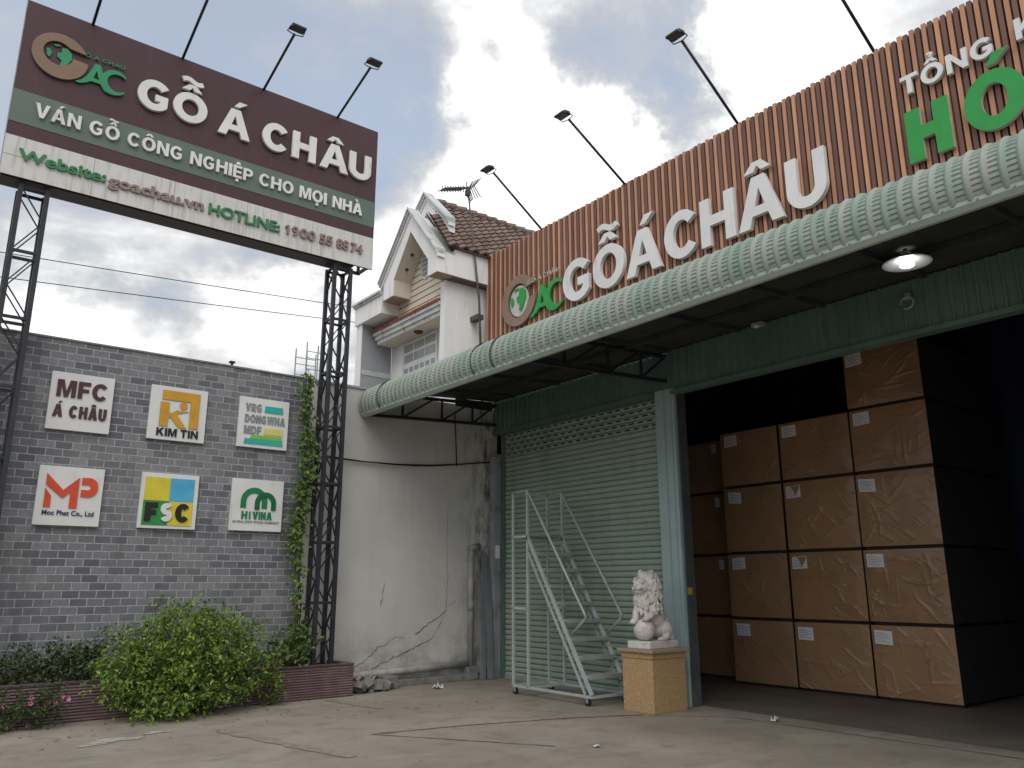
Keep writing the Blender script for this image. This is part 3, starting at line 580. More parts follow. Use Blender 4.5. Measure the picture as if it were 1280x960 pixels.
m = MB(); m.tube([(8.0, 11.975, 4.7), (8.03, 11.97, 4.2), (8.06, 11.97, 3.68)], .010, 6); tag(m.build('drop_cable', 'cable', smooth=True), 'thin cable dropping down the white wall from the canopy', 'cable')
rr = random.Random(5)
t = thing('rubble_pile', (6.2, 11.6, 0), 'small heap of broken concrete and a pink rag beside the planter', 'rubble')
m = MB()
for i in range(26):
    x, y, s = rr.gauss(6.22, .17), rr.gauss(11.58, .12), rr.uniform(.03, .085); z = max(0, .14-abs(x-6.22)*.35)*rr.random()
    b0 = len(m.v)
    pts = [Vector((sx*rr.uniform(.6, 1.1), sy*rr.uniform(.6, 1.1), sz*rr.uniform(.5, .9)))*s for sz in (-1, 1) for sy in (-1, 1) for sx in (-1, 1)]
    rm = Matrix.Rotation(rr.uniform(0, 3), 3, Vector((rr.random(), rr.random(), 1)))
    m.add([rm@p+Vector((x, y, z+s*.7)) for p in pts], [(0, 2, 3, 1), (4, 5, 7, 6), (0, 1, 5, 4), (2, 6, 7, 3), (0, 4, 6, 2), (1, 3, 7, 5)])
tag(m.build('rubble', 'concrete_block', t), kind='stuff')
m = MB(); m.grid([[(6.02+.05*i, 11.48+.03*j+.012*rr.random(), .17+.055*math.sin(i*1.3+j)*math.cos(j*1.1)+.03*rr.random()) for i in range(8)] for j in range(6)]); m.build('rag', 'rag_pink', t, smooth=True, norm=False)

# ================================================================== PLANTER AND GREENERY
pt = thing('planter', (2, 11.5, 0), 'low maroon ribbed tile planter along the foot of the block wall', 'planter')
m = MB(); m.box(-8, 5.82, 11.30, 11.40, 0, .45); m.box(5.72, 5.82, 11.4, 11.995, 0, .45); m.build('tiled_wall', 'maroon_tile', pt)
m = MB(); m.box(-8, 5.83, 11.29, 11.41, .45, .462); m.box(5.71, 5.83, 11.41, 11.994, .45, .462); m.build('rim', 'maroon_tile', pt)
m = MB()
m.grid([[(-8+13.72*i/60, 11.40+.59*j/5, .38+.03*rr.random()) for i in range(61)] for j in range(6)]); m.build('soil', 'soil', pt, smooth=True, norm=False)

def leaf(m, c, d, n, l, w, mi=0):
    """one leaf: folded diamond of four faces, c base, d direction, n normal"""
    s_ = d.cross(n).normalized(); f = n*(w*.22)
    a = c; b = c+d*l*.45+s_*w*.5+f; t_ = c+d*l-n*l*.12; e = c+d*l*.45-s_*w*.5+f; q = c+d*l*.5
    m.add([a, b, t_, e, q], [(0, 1, 4), (1, 2, 4), (2, 3, 4), (3, 0, 4)], mi)
def rv(rg, k=1): return Vector((rg.gauss(0, k), rg.gauss(0, k), rg.gauss(0, k)))
def bush(name, clumps, n, ll, mats, label, cat, group=None, seed=1, base=None, stems=10, flowers=0, zmin=.02, reach=.12):
    rg = random.Random(seed); base = Vector(base); t = thing(name, base, label, cat, group)
    m = MB(); tw = MB(); tot = sum(c[3]*c[4] for c in clumps); fl = MB()
    for cx, cy, cz, rx, rz in clumps:
        ctr = Vector((cx, cy, cz)); k = int(n*rx*rz/tot); ns = max(3, k//9)
        for s in range(ns):
            u = rv(rg).normalized(); rad = rg.random()**.36*(1+rg.uniform(-.05, reach/max(rx, .1)*.6))
            p = ctr+Vector((u.x*rx, u.y*rx*.85, u.z*rz))*rad
            if p.z < zmin: continue
            if p.y > 11.95: continue
            out = (u+Vector((0, 0, .25))+rv(rg, .45)).normalized()
            if s % 3 == 0: tw.tube([p-out*ll*2.2, p+out*ll*1.8], ll*.035, 4, cap=False)
            for j in range(9):
                q = p+out*ll*(j*.42-1.2)+rv(rg, ll*.28)
                d = (out*.5+rv(rg, .8)+Vector((0, 0, -.12))).normalized(); nn = (Vector((0, 0, 1))+u*.5+rv(rg, .5))
                nn = (nn-d*nn.dot(d)).normalized(); l = ll*rg.uniform(.6, 1.3)
                if q.y+d.y*l < 11.97 and q.z > .015: leaf(m, q, d, nn, l, l*rg.uniform(.42, .58))
            if flowers and rg.random() < flowers and rad > .75 and u.y < .3:
                for j in range(5):
                    a = j*1.257; d = (Vector((math.cos(a), -.4, math.sin(a)))+rv(rg, .1)).normalized(); leaf(fl, p+out*ll, d, Vector((0, -1, .2)), .035, .03)
    for i in range(stems):
        cx, cy, cz, rx, rz = rg.choice(clumps); e = Vector((cx+rg.uniform(-.6, .6)*rx, min(11.9, cy+rg.uniform(-.5, .5)*rx), cz+rg.uniform(-.2, .7)*rz))
        s0 = base+Vector((rg.uniform(-.08, .08), rg.uniform(-.06, .06), 0)); mid = (s0+e)/2+rv(rg, .06)+Vector((0, 0, .08))
        tw.tube([s0, mid, e], [.013, .009, .004], 5)
    m.build('foliage', mats, t, norm=False); tw.build('stem', 'bark', t, norm=False)
    if flowers: fl.build('blossom', 'petal', t, norm=False)
    return t
bush('bush', [(3.069, 11.0, .52, 0.484, .40), (3.534, 11.05, .62, 0.446, .45), (3.283, 11.15, .85, 0.465, .36), (2.762, 11.0, .55, 0.409, .36), (3.906, 11.15, .80, 0.316, .30), (2.604, 11.1, .82, 0.279, .20), (3.208, 10.85, .25, 0.391, .22), (3.441, 11.4, 1.06, 0.279, .22), (4.092, 11.3, 1.05, 0.205, .10), (3.673, 11.3, 1.14, 0.167, .16), (3.022, 11.2, 1.12, 0.149, .16), (2.557, 10.95, .50, 0.186, .16), (4.138, 11.1, .62, 0.130, .16), (2.883, 10.75, .22, 0.233, .16), (3.720, 10.8, .3, 0.186, .16)],
     11000, .066, 'leaf_bush', 'broad bright green bush spilling over the planter to the yard', 'bush', None, 3, (3.28, 11.0, 0), 34, reach=.36)
bush('low_shrub', [(1.55, 11.65, .58, .22, .20), (1.95, 11.62, .62, .24, .22), (2.3, 11.6, .66, .22, .24)], 2200, .065, 'leaf_dark', 'dark low shrub in the planter between the flowers and the big bush', 'shrub', None, 4, (1.95, 11.62, .38), 9)
bush('low_shrub', [(.95, 11.7, .62, .25, .22), (1.2, 11.72, .60, .18, .2)], 1000, .06, 'leaf_dark', 'low dark shrub at the far planter end against the block wall', 'shrub', None, 14, (1.05, 11.7, .38), 6)
bush('flowering_plant', [(1.35, 11.05, .20, .24, .20), (1.7, 11.08, .22, .24, .20), (1.02, 11.05, .24, .26, .22), (1.85, 11.1, .30, .12, .14)], 2600, .045, 'leaf_dark', 'low flowering plant with pink blossoms in front of the planter', 'plant', None, 6, (1.4, 11.1, 0), 10, .16)
bush('weed_clump', [(4.28, 11.12, .40, .16, .30), (4.45, 11.1, .50, .14, .16), (4.5, 11.1, .10, .12, .10)], 420, .075, 'leaf_bush', 'thin yellowish weed straggling up the planter tiles', 'plant', None, 7, (4.45, 11.15, 0), 8)
bush('ivy_plant', [(4.95, 11.6, .62, .28, .22), (5.1, 11.6, .80, .16, .2), (4.7, 11.6, .55, .22, .14)], 900, .075, 'leaf_vine', 'light green leafy plant at the foot of the lattice tower', 'plant', None, 8, (4.95, 11.6, .38), 6)
def vine():
    rg = random.Random(11); t = thing('climbing_vine', (5.12, 11.7, .4), 'green climbing vine hanging up the lattice tower beside the block wall', 'vine')
    m = MB(); st = MB(); path = []
    for i in range(60): z = .5+4.35*i/59; path.append(Vector((5.06+.05*math.sin(z*2.3)+.02*rg.random(), 11.78+.04*math.sin(z*3.1), z)))
    for o in (0, .05, -.06): st.tube([p+Vector((o+.015*math.sin(p.z*9+o*40), o*.4, 0)) for p in path], .008, 5)
    dens = lambda z: 1.5 if z < 1.0 else .45 if z < 1.7 else .65 if z < 2.2 else 1.6 if z < 3.9 else .8
    for p in path:
        for k in range(int(17*dens(p.z))):
            c = p+Vector((rg.gauss(-.01, .04+.024*dens(p.z)), rg.gauss(-.04, .05), rg.gauss(0, .05)))
            if p.z > 2 and p.z < 3.9: c.x -= abs(rg.gauss(0, .035))
            d = (Vector((rg.gauss(0, .7), -.5, -.5))+rv(rg, .3)).normalized(); nn = Vector((0, -1, .5))+rv(rg, .4); nn = (nn-d*nn.dot(d)).normalized()
            l = rg.uniform(.05, .10); leaf(m, c, d, nn, l, l*.8)
    m.build('foliage', 'leaf_vine', t, norm=False); st.build('stem', 'bark', t, norm=False)
vine()

# ================================================================== BILLBOARD ON LATTICE TOWERS
bb = thing('billboard', (3.2, 11.6, .45), 'large maroon, green and white billboard on two black lattice towers', 'billboard')
BX0, BX1, BZ0, BZ1, BY = .49, 5.885, 6.78, 9.395, 11.40
def lattice_tower(x0, x1):
    y0, y1, z0, z1 = 11.50, 11.79, .40, 6.74; m = MB()
    C4 = [(x0, y0), (x1, y0), (x1, y1), (x0, y1)]
    for x, y in C4: m.bar((x, y, z0), (x, y, z1), .058)
    tw = m.build('lattice_tower', 'black_steel', bb)
    nlev = 7; hs = [(z0+.03+(z1-z0-.06)*i/nlev) for i in range(nlev+1)]
    for i in range(nlev+1):
        m = MB()
        for a, b in zip(C4, C4[1:]+C4[:1]): m.bar((*a, hs[i]), (*b, hs[i]), .036)
        m.build('ring_frame', 'black_steel', tw)
    m = MB()
    for i in range(nlev):
        for k, (a, b) in enumerate(zip(C4, C4[1:]+C4[:1])):
            p, q = (a, b) if (i+k//2) % 2 == 0 else (b, a)
            zm = (hs[i]+hs[i+1])/2
            m.bar((*p, hs[i]), (*q, zm), .026, .014); m.bar((*q, zm), (*p, hs[i+1]), .026, .014)
    m.build('brace', 'black_steel', tw)
    m = MB(); m.box(x0-.08, x1+.08, y0-.08, y1+.08, .405, .425); m.build('base_plate', 'black_steel', tw)
lattice_tower(5.255, 5.54); lattice_tower(.755, 1.065)
m = MB(); m.box(BX0, BX1, BY, BY+.035, BZ0, BZ1); panel = m.build('sign_panel', 'bb_maroon', bb)
box_part('edge_trim', 'galv', panel, BX0-.012, BX0-.001, BY-.006, BY+.04, BZ0, BZ1)
m = MB()
for z in (BZ0+.05, BZ0+.9, BZ0+1.75, BZ1-.05):
    m.bar((BX0+.02, BY+.07, z), (BX1-.02, BY+.07, z), .05); m.bar((BX0+.02, BY+.42, z), (BX1-.02, BY+.42, z), .05)
for i in range(7):
    x = BX0+.05+(BX1-BX0-.1)*i/6
    m.bar((x, BY+.07, BZ0+.03), (x, BY+.07, BZ1-.03), .045); m.bar((x, BY+.42, BZ0+.03), (x, BY+.42, BZ1-.03), .045); m.bar((x, BY+.07, BZ0+.05), (x, BY+.42, BZ0+.05), .045); m.bar((x, BY+.07, BZ1-.05), (x, BY+.42, BZ0+1.75), .04)
m.build('back_frame', 'black_steel', bb)
m = MB(); m.box(BX0+.02, BX1-.32, BY+.04, BY+.36, BZ0-.012, BZ0+.004); m.build('bottom_plate', 'dark_metal', bb)
def band(z0, z1, mat): box_part('colour_band', mat, panel, BX0, BX1, BY-.006, BY-.0005, z0, z1)
band(7.545, 8.02, 'bb_green'); band(BZ0, 7.345, 'bb_white')
m = MB()
for x in (1.55, 2.62, 3.70, 4.78): m.box(x, x+.006, BY-.0085, BY-.0065, BZ0, 7.345)
m.box(BX0, 2.62, BY-.0085, BY-.0065, 7.06, 7.065); m.build('panel_seam', 'ink_grey', panel)
PL = ('y', BY-.006)
def logo(pl, uc, vc, r, parent, depth, ring_mat, green, small_mat, white_globe):
    P = lambda pts: [(uc+x*r, vc+y*r) for x, y in pts]
    o = ell(0, 0, 1.0, .98, 26, 362, 60)
    if white_globe: hole = ell(-.02, .0, .60, .66, 352, 36, 50)
    else: hole = ell(-.08, .10, .53, .52, 356, 46, 50)
    outline_mesh('logo_ring', [P(o+hole)], pl, depth, ring_mat, parent)
    if white_globe: outline_mesh('logo_globe', [P(ell(-.02, 0, .55, .60, 0, 360, 40)[:-1])], pl, depth*.35, 'globe_white', parent)
    pl2 = (pl[0], pl[1]-(depth*.35+.004 if white_globe else .0))
    outline_mesh('logo_continent', [P([(.02, .42), (.20, .46), (.38, .30), (.42, .05), (.30, -.20), (.12, -.45), (.02, -.38), (.06, -.15), (-.10, -.02), (-.12, .14), (.04, .20)]),
                                    P([(-.50, .20), (-.38, .22), (-.30, .06), (-.36, -.16), (-.46, -.10)]), P([(-.30, .46), (-.10, .52), (.0, .48), (-.2, .40)])], pl2, depth*.4, green, parent)
    # swash letter A and letter C
    outline_mesh('logo_letter', [P([(.62, -.86), (.86, -.66), (1.02, -.42), (1.16, -.05), (1.25, .22), (1.44, .22), (1.58, -.12), (1.78, -.52), (2.02, -.80), (2.16, -.90), (1.92, -.92), (1.70, -.86), (1.52, -.62), (1.18, -.62), (1.0, -.76), (.80, -.86)]),
                                 P([(1.24, -.46), (1.46, -.46), (1.34, -.10)])], pl, depth*.8, green, parent)
    outline_mesh('logo_letter', [P(ell(2.06, -.33, .52, .56, 42, 318, 36)+ell(2.16, -.33, .40, .40, 312, 48, 30))], (pl[0], pl[1]-.002), depth*.8, green, parent)
    letters('GỖ Á CHÂU', (pl[0], pl[1]-(depth if white_globe else 0)-.004), uc+.62*r, uc+2.36*r, vc+.42*r, .155*r, depth*.5, small_mat, parent, t=.18, gap=.22, joined='logo_lettering')
logo(PL, .955, 8.69, .345, panel, .035, 'logo_brown', 'logo_green', 'logo_green', False)
WB = dict(depth=.05, mat='letter_white', parent=panel)
for ch, a, b in (('G', 1.965, 2.435), ('Ỗ', 2.46, 2.955), ('Á', 3.13, 3.63), ('C', 3.825, 4.275), ('H', 4.325, 4.735), ('Â', 4.81, 5.325), ('U', 5.345, 5.755)):
    letters(ch, PL, a, b, 8.345, .475, t=.25, **WB)
WB['depth'] = .035
letters('VÁN GỖ CÔNG NGHIỆP CHO MỌI NHÀ', PL, .765, 5.63, 7.685, .205, t=.205, gap=.11, space=.42, **WB)
fontline('lettering', 'Website:', PL, .66, 1.715, 7.02, .155, .03, 'text_green', panel, .025)
fontline('lettering', 'goachau.vn', PL, 1.745, 3.05, 7.0, .155, .03, 'text_brown', panel, .030)
fontline('lettering', 'HOTLINE:', PL, 3.125, 4.23, 6.985, .165, .03, 'text_green', panel, .023)
WD['1'] = .42
letters('1', PL, 4.315, 4.385, 7.0, .15, .03, 'text_brown', panel, t=.24)
fontline('lettering', '9', PL, 4.43, 4.535, 7.0, .155, .03, 'text_brown', panel, .028)
for s_, a, b in (('00', 4.56, 4.83), ('55', 4.90, 5.13), ('88', 5.20, 5.42), ('74', 5.455, 5.675)): fontline('lettering', s_, PL, a, b, 7.0, .155, .03, 'text_brown', panel, .028)

def floodlight(name, base, head, label, group, hd=(0, -1, 0)):
    """arm from base to head, flat lamp head looking back and down at the sign"""
    base, head = Vector(base), Vector(head); t = thing(name, base, label, 'floodlight', group)
    m = MB(); m.tube([base, head], .021, 8); m.build('arm', 'dark_metal', t, smooth=True)
    out = Vector(hd).normalized(); side = out.cross(Vector((0, 0, 1))).normalized(); f = (out*.96+Vector((0, 0, -.12))).normalized(); n = side.cross(f).normalized()
    c = head+f*.13+Vector((0, 0, .03))
    def bx(m, ctr, a, b, h_):
        vs = [ctr+f*sx*a+side*sy*b+n*sz*h_ for sz in (-1, 1) for sy in (-1, 1) for sx in (-1, 1)]
        m.add(vs, [(0, 2, 3, 1), (4, 5, 7, 6), (0, 1, 5, 4), (2, 6, 7, 3), (0, 4, 6, 2), (1, 3, 7, 5)])
    m = MB(); bx(m, c, .085, .105, .018)
    for i in range(-4, 5): bx(m, c+side*i*.025+n*.03-f*.015, .06, .004, .012)
    h = m.build('lamp_head', 'dark_metal', t, bevel=.004)
    m = MB(); bx(m, c-n*.020, .07, .092, .003); m.build('lens', 'lens', h)
    m = MB(); m.tube([head-f*.02, head+side*.12+f*.02, c+side*.112], .009, 5); m.tube([head-f*.02, head-side*.12+f*.02, c-side*.112], .009, 5); m.build('bracket', 'dark_metal', t)
    return t
GB = 'floodlights on arms above the billboard'
for b, h, lb in (((1.29, 11.45, 9.37), (1.30, 10.35, 9.80), 'floodlight arm above the round brown logo of the billboard'), ((2.53, 11.45, 9.37), (2.55, 10.25, 9.84), 'black floodlight above the first letters of the billboard, head cut by the picture top'),
                 ((3.80, 11.45, 9.37), (3.80, 10.22, 9.70), 'black floodlight on a slanted arm above the middle of the billboard'), ((5.10, 11.45, 9.37), (5.10, 10.24, 9.71), 'black floodlight above the last letters of the billboard')):
    floodlight('billboard_floodlight', b, h, lb, GB, (0, -1, 0))

# ================================================================== WAREHOUSE
wh = thing('warehouse', (8.85, 4, 0), 'warehouse with a slatted brown fascia, green canopy, closed shutter and dark open bay', 'warehouse')
YR = -6.0                                  # how far the frontage runs on
# shell: back, sides, inner roof
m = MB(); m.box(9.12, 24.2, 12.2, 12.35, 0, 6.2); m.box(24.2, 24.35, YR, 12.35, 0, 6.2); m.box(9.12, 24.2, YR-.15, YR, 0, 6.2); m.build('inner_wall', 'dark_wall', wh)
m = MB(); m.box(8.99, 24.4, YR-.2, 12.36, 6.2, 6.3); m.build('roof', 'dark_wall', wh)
m = MB(); m.box(9.0, 9.12, YR, .9, 0, 4.36); m.build('unseen_front_wall', 'green_sheet', wh)  # unseen wall right of the bay, extent chosen for light on stack sides
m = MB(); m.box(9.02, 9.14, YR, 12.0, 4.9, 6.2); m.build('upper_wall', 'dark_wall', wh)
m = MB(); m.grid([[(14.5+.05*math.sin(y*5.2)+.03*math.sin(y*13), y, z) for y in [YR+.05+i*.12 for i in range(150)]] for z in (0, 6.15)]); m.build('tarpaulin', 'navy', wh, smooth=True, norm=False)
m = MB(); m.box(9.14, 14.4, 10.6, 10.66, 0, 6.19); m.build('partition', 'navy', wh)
def sheet_header(name, y0, y1, z0, z1, x, mat, pitch=.13):
    m = MB(); n = int((y1-y0)/pitch); rows = [[], []]
    for i in range(n):
        y = y0+(y1-y0)*i/n; p = (y1-y0)/n
        for a, d in ((0, 0), (.30, 0), (.42, -.022), (.58, -.022), (.70, 0)): rows[0].append((x+d, y+a*p, z0)); rows[1].append((x+d, y+a*p, z1))
    rows[0].append((x, y1, z0)); rows[1].append((x, y1, z1)); m.grid(rows)
    m.grid([[(x+.05, y0, z0), (x+.05, y1, z0)], [(x+.05, y0, z1), (x+.05, y1, z1)]]); o = m.build(name, mat, wh, norm=False); return o
sheet_header('header', 7.52, 11.93, 4.40, 4.965, 8.87, 'green_sheet'); sheet_header('header', YR, 7.50, 4.36, 4.965, 8.85, 'green_sheet')
m = MB(); m.box(8.80, 8.95, YR, 7.50, 4.30, 4.36); m.build('lintel', 'green_sheet', wh)
m = MB(); m.box(8.83, 8.98, 7.88, 11.93, 4.33, 4.40); m.build('lintel', 'green_sheet', wh)
# teal steel post with pressed grooves
m = MB(); z0, z1 = 0, 4.40; ys = [7.49, 7.53, 7.54, 7.56, 7.57, 7.66, 7.67, 7.69, 7.70, 7.80, 7.86]; xs = [8.85, 8.85, 8.87, 8.87, 8.85, 8.85, 8.87, 8.87, 8.85, 8.85, 8.85]
m.grid([[(x, y, z) for x, y in zip(xs, ys)] for z in (z0, z1)]); m.grid([[(9.08, 7.49, z), (8.85, 7.49, z)] for z in (z0, z1)]); m.grid([[(8.85, 7.86, z), (9.0, 7.86, z)] for z in (z0, z1)]); m.box(8.90, 9.08, 7.495, 7.85, 0, 4.39)
m.build('post', 'teal_post', wh, norm=False)
m = MB(); m.box(8.90, 9.07, 7.462, 7.487, 0, 4.36); jb = m.build('jamb', 'jamb_steel', wh)
box_part('warning_tape', 'yellow_tape', jb, 8.895, 8.99, 7.457, 7.4615, 1.455, 1.545)
m = MB(); m.box(8.90, 9.10, .90, 1.22, 0, 4.36); m.build('post', 'teal_post', wh)
# roller shutter: slats in one curtain, rows of vent slots near its top
sh = MB(); zz = 0.02; prof = []
while zz < 4.39:
    prof += [(9.026, zz), (9.006, zz+.007), (8.990, zz+.026), (8.988, zz+.060), (8.999, zz+.080), (9.020, zz+.086)]; zz += .088
sh.grid([[(x, y, z) for y in (7.87, 8.8, 10, 11.3, 11.72)] for x, z in prof]); shutter = sh.build('roller_shutter', 'shutter', wh, smooth=False, norm=False)
for r_ in range(5):
    z = 3.905+.088*r_+.028
    for i in range(20):
        y = 7.95+.19*i+(.095 if r_ % 2 else 0)
        if y < 11.6: m = MB(); m.box(8.9845, 8.99, y, y+.105, z-.010, z+.012); m.build('vent_slot', 'shutter_gap', shutter)
m = MB(); m.box(8.94, 9.03, 11.72, 11.80, 0, 4.40); m.build('guide_rail', 'green_sheet', shutter)
m = MB(); m.box(8.955, 9.03, 7.862, 7.885, 0, 4.39); m.build('guide_rail', 'green_sheet', shutter)
m = MB(); m.box(8.97, 9.03, 7.88, 11.72, .0, .07); m.build('bottom_bar', 'galv', shutter)
# slatted fascia
m = MB(); m.box(8.86, 8.98, YR, 12.10, 5.07, 7.99); m.box(8.98, 9.3, 12.02, 12.10, 5.07, 7.99)
fas = m.build('slat_fascia', 'backing', wh)
m = MB(); y = 12.10; k = 0; rr = random.Random(8)
while y > YR+.1:
    w_ = .050; dz = rr.uniform(-.012, .012)
    m.box(8.80+rr.uniform(-.002, .002), 8.859, y-w_, y, 5.09, 8.01+dz+(.0 if k % 2 == 0 else -.01), 0 if k % 2 == 0 else 1)
    y -= .0725; k += 1
m.build('timber_slat', ['slat_light', 'slat_dark'], fas)
FP = ('x', 8.785)
logo(FP, -11.0, 6.75, .505, fas, .05, 'logo_bronze', 'letter_green', 'letter_cream', True)
for ch, a, b in (('G', 9.72, 8.99), ('Ỗ', 8.965, 8.245), ('Á', 8.205, 7.475), ('C', 7.395, 6.73), ('H', 6.705, 6.11), ('Â', 6.06, 5.345), ('U', 5.285, 4.715)):
    letters(ch, FP, -a, -b, 6.285, .735, .07, 'letter_white', fas, t=.225)
letters('TỔNG', FP, -3.69, -2.665, 7.18, .24, .05, 'letter_white', fas, t=.23, gap=.13)
letters('K', FP, -2.455, -2.24, 7.20, .25, .05, 'letter_white', fas, t=.23)
letters('H', FP, -3.695, -3.205, 6.295, .655, .055, 'letter_green', fas, t=.27, side_mat='letter_cream'); letters('Ó', FP, -3.055, -2.44, 6.31, .68, .055, 'letter_green', fas, t=.25, side_mat='letter_cream')
GF = 'floodlights on arms above the slatted fascia'
for b, h, lb in (((8.9, 10.41, 7.95), (7.70, 10.41, 8.79), 'black floodlight above the round fascia logo, beside the tiled house roof'), ((8.9, 8.25, 7.95), (7.58, 8.25, 8.735), 'black floodlight rising over the fascia above the letters GỖ'),
                 ((8.9, 6.01, 7.95), (7.66, 6.01, 8.855), 'black floodlight rising over the fascia above the letters CH'), ((8.9, 3.98, 7.95), (7.62, 3.98, 8.82), 'floodlight arm over the fascia past the last white letter, head above the picture')):
    floodlight('fascia_floodlight', b, h, lb, GF, (-1, 0, 0))

# canopy of green ribbed sheet with a curved, crimped front
def canopy():
    m = MB(); y0, y1 = YR+.4, 11.95; pitch = .127; n = int((y1-y0)/pitch); p = (y1-y0)/n
    prof = []                                    # (x, z, outward normal, crimp)
    for i in range(4): t = i/4; prof.append((8.79+(6.36-8.79)*t, 5.03+(4.875-5.03)*t, (-.06, .99), 0))
    nc = 14; a0, a1 = 96, 214
    for i in range(nc*4+1):
        a = R(a0+(a1-a0)*i/(nc*4)); ph = (i % 4)
        prof.append((6.36+.305*math.cos(a), 4.57+.305*math.sin(a), (math.cos(a), math.sin(a)), (0.0, .002, .0035, -.0065)[ph]))
    rows = []
    for x, z, (nx, nz), cr in prof:
        row = []
        for i in range(n):
            y = y0+i*p
            for a, h, c in ((0, .004, 0), (.09, .016, 0), (.20, .021, 0), (.31, .016, 0), (.40, .003, .2), (.45, 0, 1), (.68, .002, 1), (.93, 0, 1)):
                d = h+cr*c; row.append((x+nx*d, y+a*p, z+nz*d))
        row.append((x+nx*.02, y1, z+nz*.02)); rows.append(row)
    m.grid(rows); cn = m.build('canopy', 'canopy', wh, norm=False)
    # lower flashing with rivets, sheet joints
    a = R(214); bx, bz = 6.36+.305*math.cos(a), 4.57+.305*math.sin(a)
    m = MB(); m.grid([[(bx-.012, y, bz+.035), (bx-.014, y, bz-.02), (bx+.02, y, bz-.062), (bx+.05, y, bz-.066)] for y in (y0, 0, 4, 8, y1)]); m.build('flashing', 'canopy_flash', cn, norm=False)
    m = MB()
    yy = y0+.1
    while yy < y1: m.box(bx-.024, bx-.012, yy, yy+.016, bz-.016, bz); yy += p*2
    m.build('rivet', 'galv', cn)
    for yj in (11.28, 8.62, 8.17):
        m = MB(); m.tube([(6.36+.328*math.cos(R(t)), yj+.05*math.sin((t-100)/40), 4.57+.328*math.sin(R(t))) for t in range(98, 214, 6)], .010, 5); m.build('sheet_joint', 'dark_metal', cn)
    # lining, purlins, bracket trusses
    m = MB(); m.grid([[(8.84, y, 4.99), (7.6, y, 4.91), (6.40, y, 4.835)] for y in (y0, 0, 4, 8, y1)]); m.build('shaded_underside', 'shaded_sheet', cn, norm=False)  # dark sheet added under the canopy, its shade painted into the colour
    m = MB()
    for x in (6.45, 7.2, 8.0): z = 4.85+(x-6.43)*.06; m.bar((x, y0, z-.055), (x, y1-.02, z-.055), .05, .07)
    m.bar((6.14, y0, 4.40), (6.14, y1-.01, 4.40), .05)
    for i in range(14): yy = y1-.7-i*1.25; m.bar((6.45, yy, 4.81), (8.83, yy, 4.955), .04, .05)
    m.build('purlin', 'shaded_sheet', cn)
    for yb in (11.86, 7.62):
        m = MB(); A, B = (6.16, yb, 4.38), (8.86, yb, 4.52); m.bar(A, B, .05); m.bar((6.42, yb, 4.78), (8.86, yb, 4.90), .05)
        for t_ in (.25, .55, .8):
            x = A[0]+(B[0]-A[0])*t_; z = A[2]+(B[2]-A[2])*t_; zt = 4.78+(x-6.43)*.05; m.bar((x, yb, z), (x, yb, zt), .03); m.bar((x, yb, z), (min(8.85, x+.62), yb, zt+.02), .03)
        m.build('bracket', 'black_steel', cn)
    for pl in ([(6.12, 4.40), (7.25, 4.80), (7.25, 4.90), (6.45, 4.83), (6.12, 4.66)], [(8.0, 4.80), (8.84, 4.80), (8.84, 4.98), (8.0, 4.94)]):
        m = MB(); m.prism(pl, 'y', 11.955, 11.965); m.build('end_sheet', 'shaded_sheet', cn)
canopy()
# lit lamp under the canopy, small fittings on the header
t = thing('canopy_lamp', (7.84, 3.485, 4.93), 'lit round lamp with a pale enamel shade under the canopy', 'lamp')
lc = (7.84, 3.485, 4.78)
m = MB(); m.lathe([(.05, .10), (.06, .06), (.12, .040), (.20, .014), (.232, -.004), (.236, -.012), (.230, -.012), (.19, .004), (.11, .028), (.05, .045)], lc, 40); m.build('shade', 'shade_enamel', t, smooth=True, norm=False)
m = MB(); m.lathe([(.001, .05), (.055, .045), (.07, .02), (.07, -.035), (.058, -.045), (.001, -.047)], lc, 24); m.build('bulb', 'lamp_lit', t, smooth=True)
m = MB(); m.tube([(lc[0], lc[1], lc[2]+.09), (lc[0], lc[1], 4.93)], .022, 10); m.build('stem', 'dark_metal', t)
t = thing('wall_hook', (8.8, 3.95, 4.68), 'small dark ring hook on the green header', 'hook'); m = MB()
m.tube([(8.76, 3.95+.07*math.cos(a*.35), 4.68+.07*math.sin(a*.35)) for a in range(16)], .013, 6); m.build('ring', 'galv', t); box_part('plate', 'galv', t, 8.775, 8.815, 3.92, 3.98, 4.72, 4.80)
t = thing('junction_box', (8.75, 5.9, 4.9), 'small pale junction box under the canopy edge of the header', 'junction box')
box_part('case', 'pvc', t, 8.70, 8.80, 5.82, 5.98, 4.90, 4.96, bevel=.008); box_part('nozzle', 'label_paper', t, 8.68, 8.72, 5.87, 5.92, 4.885, 4.91)

